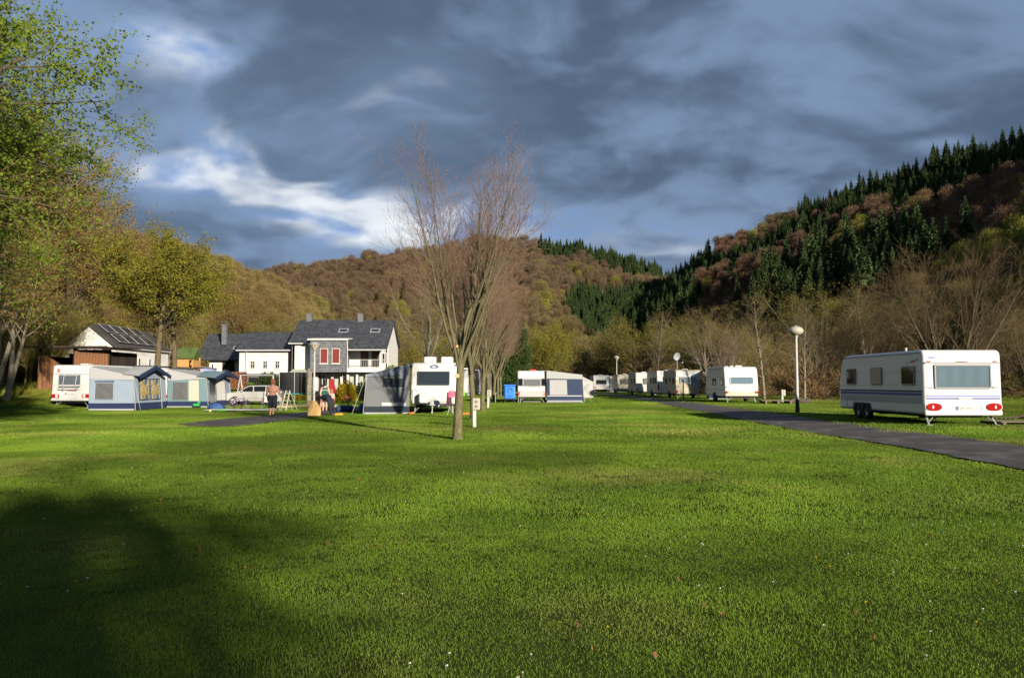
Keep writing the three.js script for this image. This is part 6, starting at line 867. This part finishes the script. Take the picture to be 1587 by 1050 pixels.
bush('bright yellow flowering bush in front of the house', -14.0, -66, 0.85, 1.7, leafMat(0.50, 0.40, 0.02), 21); bush('yellow flowering bush seen through the trampoline net', -19.3, -72, 0.9, 1.9, leafMat(0.40, 0.34, 0.02), 22); bush('dark green round bush left of the grey awning', -13.2, -70, 1.05, 1.6, leafMat(0.045, 0.07, 0.02), 23); bush('reddish low hedge under the tall house windows', -17.2, -73, 1.6, 0.9, leafMat(0.12, 0.05, 0.03), 24); bush('dark green bush at the annex wall', -24.0, -77, 1.2, 1.7, leafMat(0.05, 0.075, 0.022), 25); bush('yellow-green bush right of the house corner', -11.4, -76, 1.6, 3.2, leafMat(0.23, 0.21, 0.03), 26, 5000, 0.2);

// ---------------------------------------------------------------- people
function sdfMesh(caps, cell = 0.024, blend = 0.035) { // caps: [a, b, ra, rb]; a smooth union of tapered capsules
  let lo = [1e9, 1e9, 1e9], hi = [-1e9, -1e9, -1e9]; for (const [a, b, ra, rb] of caps) for (let k = 0; k < 3; k++) { lo[k] = Math.min(lo[k], a[k] - ra, b[k] - rb); hi[k] = Math.max(hi[k], a[k] + ra, b[k] + rb); }
  const size = Math.max(hi[0] - lo[0], hi[1] - lo[1], hi[2] - lo[2]) + 8 * cell, n = Math.ceil(size / cell), half = n * cell / 2, c = [0, 1, 2].map(k => (lo[k] + hi[k]) / 2), mc = new MarchingCubes(n, new THREE.MeshBasicMaterial(), false, false, 200000);
  const h2 = n / 2; for (let z = 0; z < n; z++) for (let y = 0; y < n; y++) for (let x = 0; x < n; x++) {
    const p = [c[0] + (x - h2) / h2 * half, c[1] + (y - h2) / h2 * half, c[2] + (z - h2) / h2 * half]; let acc = 0, min = 1e9; const ds = [];
    for (const [a, b, ra, rb] of caps) { const bx = b[0] - a[0], by = b[1] - a[1], bz = b[2] - a[2], L = bx * bx + by * by + bz * bz || 1e-9, t = clamp(((p[0] - a[0]) * bx + (p[1] - a[1]) * by + (p[2] - a[2]) * bz) / L), d = Math.hypot(p[0] - a[0] - bx * t, p[1] - a[1] - by * t, p[2] - a[2] - bz * t) - lerp(ra, rb, t); ds.push(d); if (d < min) min = d; }
    for (const d of ds) acc += Math.exp(-(d - min) / blend * 2); mc.field[x + y * n + z * n * n] = -(min - blend / 2 * Math.log(acc) + 0.0);
  }
  mc.isolation = 0; mc.update(); const m = mc.count, g = new THREE.BufferGeometry(), P = new Float32Array(m * 3), N = new Float32Array(m * 3); for (let i = 0; i < m; i++) { for (let k = 0; k < 3; k++) P[i * 3 + k] = c[k] + mc.positionArray[i * 3 + k] * half; const l = Math.hypot(mc.normalArray[i * 3], mc.normalArray[i * 3 + 1], mc.normalArray[i * 3 + 2]) || 1; for (let k = 0; k < 3; k++) N[i * 3 + k] = mc.normalArray[i * 3 + k] / l; }
  g.setAttribute('position', new THREE.BufferAttribute(P, 3)); g.computeVertexNormals(); const q = g.attributes.normal; let s = 0; for (let i = 0; i < m; i++) s += q.getX(i) * N[i * 3] + q.getY(i) * N[i * 3 + 1] + q.getZ(i) * N[i * 3 + 2];
  g.setAttribute('normal', new THREE.BufferAttribute(N, 3)); if (s < 0) { for (let i = 0; i < N.length; i++) N[i] = -N[i]; } g.setAttribute('uv', new THREE.BufferAttribute(new Float32Array(m * 2), 2)); return g;
}
// a hand of palm, four fingers and thumb, hanging from the wrist along d
function handCaps(w, d, side, s = 1) { const o = []; const p = w.map((v, i) => v + d[i] * 0.07 * s); o.push([w, p, 0.028 * s, 0.036 * s]); for (let k = 0; k < 4; k++) { const off = [0, 0, (k - 1.5) * 0.022 * s], a = p.map((v, i) => v + off[i]), l = [0.075, 0.085, 0.08, 0.06][k] * s, b = a.map((v, i) => v + d[i] * l * 0.6), c = b.map((v, i) => v + d[i] * l * 0.45 + (i === 0 ? -side * 0.02 * s : 0)); o.push([a, b, 0.0105 * s, 0.0095 * s], [b, c, 0.0095 * s, 0.008 * s]); } const t0 = w.map((v, i) => v + d[i] * 0.03 * s), t1 = [t0[0] - side * 0.012 * s, t0[1] - 0.035 * s, t0[2] - 0.05 * s]; o.push([t0, t1, 0.014 * s, 0.010 * s]); return o; }
function headCaps(c, r, face) { return [[[c[0], c[1] + r * 0.25, c[2]], [c[0], c[1] - r * 0.25, c[2] + face * r * 0.08], r * 0.98, r * 0.86], [[c[0], c[1] - r * 0.6, c[2] + face * r * 0.35], [c[0], c[1] - r * 0.75, c[2] + face * r * 0.55], r * 0.5, r * 0.38], [[c[0], c[1] - 0.02, c[2] + face * r * 0.95], [c[0], c[1] - r * 0.3, c[2] + face * r * 1.12], r * 0.1, r * 0.16], [[c[0] - r * 0.98, c[1] + r * 0.1, c[2]], [c[0] - r * 0.98, c[1] - r * 0.3, c[2]], r * 0.15, r * 0.1], [[c[0] + r * 0.98, c[1] + r * 0.1, c[2]], [c[0] + r * 0.98, c[1] - r * 0.3, c[2]], r * 0.15, r * 0.1]]; }
function face(t, c, r, f) { part(t, 'eyes', [-1, 1].map(s => new THREE.SphereGeometry(r * 0.11, 8, 6).translate(c[0] + s * r * 0.36, c[1] + r * 0.02, c[2] + f * r * 0.90)), M.black); part(t, 'mouth', box(r * 0.5, r * 0.07, r * 0.1, c[0], c[1] - r * 0.62, c[2] + f * r * 0.86), M.redPaint); }
M.skin = std(rgb(0.52, 0.27, 0.18), 0.6); M.skinPale = std(rgb(0.58, 0.36, 0.27), 0.6); M.hairRed = std(rgb(0.28, 0.09, 0.06), 0.8); M.hairDark = std(rgb(0.025, 0.018, 0.014), 0.8); M.cloth1 = std(rgb(0.018, 0.022, 0.034), 0.9);
const cat = (a, ...b) => mergeGeometries([a, ...b].map(g => { const q = g.index ? g.toNonIndexed() : g; for (const k of Object.keys(q.attributes)) if (!['position', 'normal', 'uv'].includes(k)) q.deleteAttribute(k); return q; }));
{ // the man walking away along the path
  const t = thing('person', 'bare-backed person in dark shorts walking away along the path', 'person', [-11.5, land(-11.5, -37.5), -37.5], -0.1);
  const hd = [0.0, 1.66, -0.04], R = 0.105, limbs = [
    [[0, 1.46, 0], [0, 1.58, -0.02], 0.062, 0.055], [[-0.15, 1.40, 0], [0.15, 1.40, 0], 0.085, 0.085], [[-0.09, 1.25, 0], [0.09, 1.25, 0], 0.125, 0.125], [[-0.07, 1.05, 0], [0.07, 1.05, 0], 0.112, 0.112], [[-0.08, 0.93, 0], [0.08, 0.93, 0], 0.125, 0.125], [[0, 1.4, 0], [0, 0.95, 0], 0.11, 0.11],
    [[-0.21, 1.41, 0], [-0.275, 1.13, 0.02], 0.058, 0.046], [[-0.275, 1.13, 0.02], [-0.27, 0.88, -0.06], 0.045, 0.030], [[0.21, 1.41, 0], [0.33, 1.15, 0.03], 0.058, 0.046], [[0.33, 1.15, 0.03], [0.40, 0.95, -0.10], 0.045, 0.030],
    [[-0.10, 0.90, 0], [-0.10, 0.50, -0.10], 0.088, 0.056], [[-0.10, 0.50, -0.10], [-0.10, 0.09, 0.02], 0.056, 0.038], [[0.10, 0.90, 0], [0.11, 0.50, 0.04], 0.088, 0.056], [[0.11, 0.50, 0.04], [0.11, 0.12, 0.20], 0.056, 0.038]];
  part(t, 'body', cat(sdfMesh(limbs, 0.02), sdfMesh(headCaps(hd, R, -1), 0.008, 0.02), sdfMesh(handCaps([-0.27, 0.88, -0.06], [0, -0.97, -0.2], -1), 0.005, 0.008), sdfMesh(handCaps([0.40, 0.95, -0.10], [0.25, -0.85, -0.4], 1), 0.005, 0.008)), M.skin); face(t, hd, R, -1);
  part(t, 'hair', sdfMesh([[[0, 1.71, -0.03], [0, 1.66, 0.01], 0.112, 0.108]], 0.012), M.hairRed);
  part(t, 'shorts', sdfMesh([[[-0.085, 0.95, 0], [0.085, 0.95, 0], 0.143, 0.143], [[-0.10, 0.90, 0], [-0.115, 0.52, -0.09], 0.125, 0.12], [[0.10, 0.90, 0], [0.125, 0.52, 0.035], 0.125, 0.12]], 0.02), M.cloth1);
  part(t, 'shoe', sdfMesh([[[-0.10, 0.05, 0.05], [-0.11, 0.04, -0.14], 0.05, 0.042]], 0.012), M.black); part(t, 'shoe', sdfMesh([[[0.11, 0.09, 0.23], [0.12, 0.04, 0.06], 0.05, 0.042]], 0.012), M.black);
}
{ // green top, standing behind the board
  const t = thing('person', 'dark-haired person in a green top standing behind the board', 'person', [-10.35, land(-10.3, -43.2), -43.2], 0.3), hd = [0, 1.56, 0.0], R = 0.10;
  const limbs = [[[0, 1.37, 0], [0, 1.47, 0], 0.052, 0.048], [[-0.12, 1.31, 0], [0.12, 1.31, 0], 0.072, 0.072], [[-0.07, 1.15, 0], [0.07, 1.15, 0], 0.10, 0.10], [[-0.05, 1.0, 0], [0.05, 1.0, 0], 0.095, 0.095], [[-0.07, 0.88, 0], [0.07, 0.88, 0], 0.12, 0.12], [[-0.18, 1.32, 0], [-0.24, 1.07, 0.02], 0.046, 0.038], [[-0.24, 1.07, 0.02], [-0.22, 0.85, 0.08], 0.037, 0.026], [[0.18, 1.32, 0], [0.25, 1.06, 0.02], 0.046, 0.038], [[0.25, 1.06, 0.02], [0.24, 0.83, 0.06], 0.037, 0.026], [[-0.08, 0.85, 0], [-0.09, 0.46, 0.02], 0.08, 0.052], [[-0.09, 0.46, 0.02], [-0.09, 0.08, 0], 0.052, 0.036], [[0.08, 0.85, 0], [0.09, 0.46, 0.04], 0.08, 0.052], [[0.09, 0.46, 0.04], [0.09, 0.08, -0.05], 0.052, 0.036]];
  part(t, 'body', cat(sdfMesh(limbs, 0.02), sdfMesh(headCaps(hd, R, -1), 0.008, 0.02), sdfMesh(handCaps([-0.22, 0.85, 0.08], [0, -0.97, 0.15], -1, 0.9), 0.005, 0.008), sdfMesh(handCaps([0.24, 0.83, 0.06], [0, -0.97, 0.15], 1, 0.9), 0.005, 0.008)), M.skinPale); face(t, hd, R, -1);
  part(t, 'hair', sdfMesh([[[0, 1.60, 0.01], [0, 1.53, 0.04], 0.11, 0.09]], 0.012), M.hairDark); part(t, 'top', sdfMesh([[[-0.11, 1.30, 0], [0.11, 1.30, 0], 0.083, 0.083], [[-0.06, 1.12, 0], [0.06, 1.12, 0], 0.118, 0.118], [[-0.06, 0.95, 0], [0.06, 0.95, 0], 0.12, 0.12]], 0.02), std(rgb(0.01, 0.10, 0.085), 0.9)); part(t, 'shorts', sdfMesh([[[-0.07, 0.86, 0], [0.07, 0.86, 0], 0.135, 0.135], [[-0.08, 0.82, 0], [-0.09, 0.62, 0.01], 0.105, 0.095], [[0.08, 0.82, 0], [0.09, 0.62, 0.02], 0.105, 0.095]], 0.02), M.cloth1); for (const s of [-1, 1]) part(t, 'shoe', sdfMesh([[[s * 0.09, 0.045, 0.04], [s * 0.09, 0.035, -0.14], 0.045, 0.038]], 0.012), M.black);
}
{ // bending person in dark trousers beside the board
  const t = thing('person', 'person in dark trousers bending forward beside the pale orange board', 'person', [-8.95, land(-8.95, -38.2), -38.2], 0), hd = [-0.62, 0.62, -0.34], R = 0.10;
  const limbs = [[[-0.12, 0.88, -0.05], [-0.02, 0.90, 0.02], 0.12, 0.12], [[-0.10, 0.90, -0.02], [-0.42, 0.82, -0.22], 0.115, 0.115], [[-0.42, 0.82, -0.22], [-0.56, 0.70, -0.30], 0.06, 0.05], [[-0.40, 0.78, -0.12], [-0.44, 0.52, -0.14], 0.05, 0.04], [[-0.44, 0.52, -0.14], [-0.50, 0.30, -0.20], 0.04, 0.028], [[-0.44, 0.78, -0.34], [-0.46, 0.52, -0.36], 0.05, 0.04], [[-0.46, 0.52, -0.36], [-0.52, 0.30, -0.32], 0.04, 0.028], [[-0.06, 0.86, 0.06], [0.06, 0.46, 0.05], 0.085, 0.055], [[0.06, 0.46, 0.05], [0.14, 0.08, 0.04], 0.055, 0.038], [[0.0, 0.86, -0.10], [0.16, 0.46, -0.12], 0.085, 0.055], [[0.16, 0.46, -0.12], [0.30, 0.08, -0.10], 0.055, 0.038]];
  part(t, 'body', cat(sdfMesh(limbs, 0.02), sdfMesh(headCaps(hd, R, -1), 0.008, 0.02), sdfMesh(handCaps([-0.50, 0.30, -0.20], [-0.2, -0.95, 0], -1, 0.9), 0.005, 0.008), sdfMesh(handCaps([-0.52, 0.30, -0.32], [-0.2, -0.95, 0], 1, 0.9), 0.005, 0.008)), M.skinPale); face(t, hd, R, -1);
  part(t, 'hair', sdfMesh([[[hd[0], hd[1] + 0.05, hd[2]], [hd[0] + 0.03, hd[1] + 0.02, hd[2] + 0.03], 0.11, 0.10]], 0.012), M.hairDark); part(t, 'jacket', sdfMesh([[[-0.12, 0.92, -0.02], [-0.42, 0.83, -0.22], 0.135, 0.135]], 0.02), M.cloth1); part(t, 'trousers', sdfMesh([[[-0.12, 0.88, -0.05], [-0.02, 0.90, 0.02], 0.135, 0.135], [[-0.06, 0.86, 0.06], [0.06, 0.46, 0.05], 0.105, 0.082], [[0.06, 0.46, 0.05], [0.14, 0.07, 0.04], 0.082, 0.066], [[0.0, 0.86, -0.10], [0.16, 0.46, -0.12], 0.105, 0.082], [[0.16, 0.46, -0.12], [0.30, 0.07, -0.10], 0.082, 0.066]], 0.02), M.cloth1); part(t, 'shoe', sdfMesh([[[0.12, 0.04, 0.05], [0.28, 0.035, 0.06], 0.045, 0.038]], 0.012), M.black); part(t, 'shoe', sdfMesh([[[0.28, 0.04, -0.1], [0.44, 0.035, -0.1], 0.045, 0.038]], 0.012), M.black);
}
{ // child
  const t = thing('person', 'small child in a white top and purple shorts standing on the grass', 'person', [-11.9, land(-11.9, -51.5), -51.5], 0.2), hd = [0, 1.08, 0], R = 0.095;
  const limbs = [[[0, 0.92, 0], [0, 1.0, 0], 0.045, 0.042], [[-0.09, 0.87, 0], [0.09, 0.87, 0], 0.06, 0.06], [[-0.05, 0.74, 0], [0.05, 0.74, 0], 0.085, 0.085], [[-0.05, 0.60, 0], [0.05, 0.60, 0], 0.09, 0.09], [[-0.13, 0.88, 0], [-0.19, 0.69, 0], 0.036, 0.03], [[-0.19, 0.69, 0], [-0.2, 0.53, 0.04], 0.03, 0.022], [[0.13, 0.88, 0], [0.19, 0.69, 0], 0.036, 0.03], [[0.19, 0.69, 0], [0.2, 0.53, 0.04], 0.03, 0.022], [[-0.06, 0.57, 0], [-0.065, 0.31, 0.01], 0.06, 0.042], [[-0.065, 0.31, 0.01], [-0.065, 0.06, 0], 0.042, 0.03], [[0.06, 0.57, 0], [0.065, 0.31, 0.02], 0.06, 0.042], [[0.065, 0.31, 0.02], [0.065, 0.06, -0.03], 0.042, 0.03]];
  part(t, 'body', cat(sdfMesh(limbs, 0.016), sdfMesh(headCaps(hd, R, -1), 0.008, 0.02), sdfMesh(handCaps([-0.2, 0.53, 0.04], [0, -0.97, 0.1], -1, 0.65), 0.004, 0.006), sdfMesh(handCaps([0.2, 0.53, 0.04], [0, -0.97, 0.1], 1, 0.65), 0.004, 0.006)), M.skinPale); face(t, hd, R, -1);
  part(t, 'hair', sdfMesh([[[0, 1.12, 0.01], [0, 1.04, 0.03], 0.104, 0.09]], 0.012), std(rgb(0.35, 0.2, 0.09), 0.8)); part(t, 'top', sdfMesh([[[-0.08, 0.86, 0], [0.08, 0.86, 0], 0.075, 0.075], [[-0.05, 0.66, 0], [0.05, 0.66, 0], 0.11, 0.11], [[-0.12, 0.88, 0], [-0.16, 0.79, 0], 0.05, 0.048], [[0.12, 0.88, 0], [0.16, 0.79, 0], 0.05, 0.048]], 0.016), M.fabWhite); part(t, 'shorts', sdfMesh([[[-0.05, 0.57, 0], [0.05, 0.57, 0], 0.10, 0.10], [[-0.06, 0.52, 0], [-0.07, 0.36, 0.01], 0.08, 0.075], [[0.06, 0.52, 0], [0.07, 0.36, 0.02], 0.08, 0.075]], 0.016), std(rgb(0.20, 0.02, 0.08), 0.9)); for (const s of [-1, 1]) part(t, 'shoe', sdfMesh([[[s * 0.065, 0.035, 0.02], [s * 0.065, 0.03, -0.1], 0.036, 0.03]], 0.01), M.whitePaint);
}
// ---------------------------------------------------------------- daisies and fallen leaves scattered on the lawn
{
  const r = rng(57), petals = new Buf(); for (let i = 0; i < 8; i++) { const a = i / 8 * 6.283; petals.leaf(0, 0.026, 0, Math.cos(a), 0.5, Math.sin(a), 0.013, 0.005, r); } petals.tube([new THREE.Vector3(0, 0, 0), new THREE.Vector3(0.003, 0.026, 0)], [0.0006, 0.0006], 3);
  const dead = new Buf(); dead.leaf(0, 0.025, 0, 0.9, 0.2, 0.2, 0.07, 0.025, r); dead.leaf(0.01, 0.027, 0.01, 0.5, 0.25, 0.7, 0.04, 0.02, r);
  const kinds = [['daisy_flowers', petals.geo(), leafMat(0.78, 0.77, 0.70, 0.2), 130, 'tiny white daisies scattered over the lawn', 'daisies', 0.6], ['dandelion_flowers', petals.geo(), leafMat(0.72, 0.48, 0.02, 0.2), 60, 'small yellow dandelions in the near lawn', 'dandelions', 0.6], ['fallen_leaves', dead.geo(), leafMat(0.20, 0.10, 0.04, 0.2), 70, 'dry brown leaves lying on the lawn', 'fallen leaves', 0.42]];
  for (const [name, g, mat, n, label, category, sc] of kinds) {
    const inst = new THREE.InstancedMesh(g, mat, n), m4 = new THREE.Matrix4(), q = new THREE.Quaternion(); let i = 0;
    while (i < n) { const d = 4 + 30 * Math.pow(r(), 1.4), x = (r() * 2 - 1) * (d * 0.68); if (paved(x, -d) || fbm(x / 2.2 + 5, d / 2.2 + 8, 3) < 0.47 || x > 13 || x < -22) continue; q.setFromAxisAngle(new THREE.Vector3(0, 1, 0), r() * 6.28); const s = sc * (0.8 + 0.5 * r()); inst.setMatrixAt(i++, m4.compose(new THREE.Vector3(x, land(x, -d), -d), q, new THREE.Vector3(s, 1, s))); }
    inst.name = name; inst.userData = { kind: 'stuff', label, category }; inst.castShadow = inst.receiveShadow = true; scene.add(inst);
  }
}
renderer.render(scene, camera);
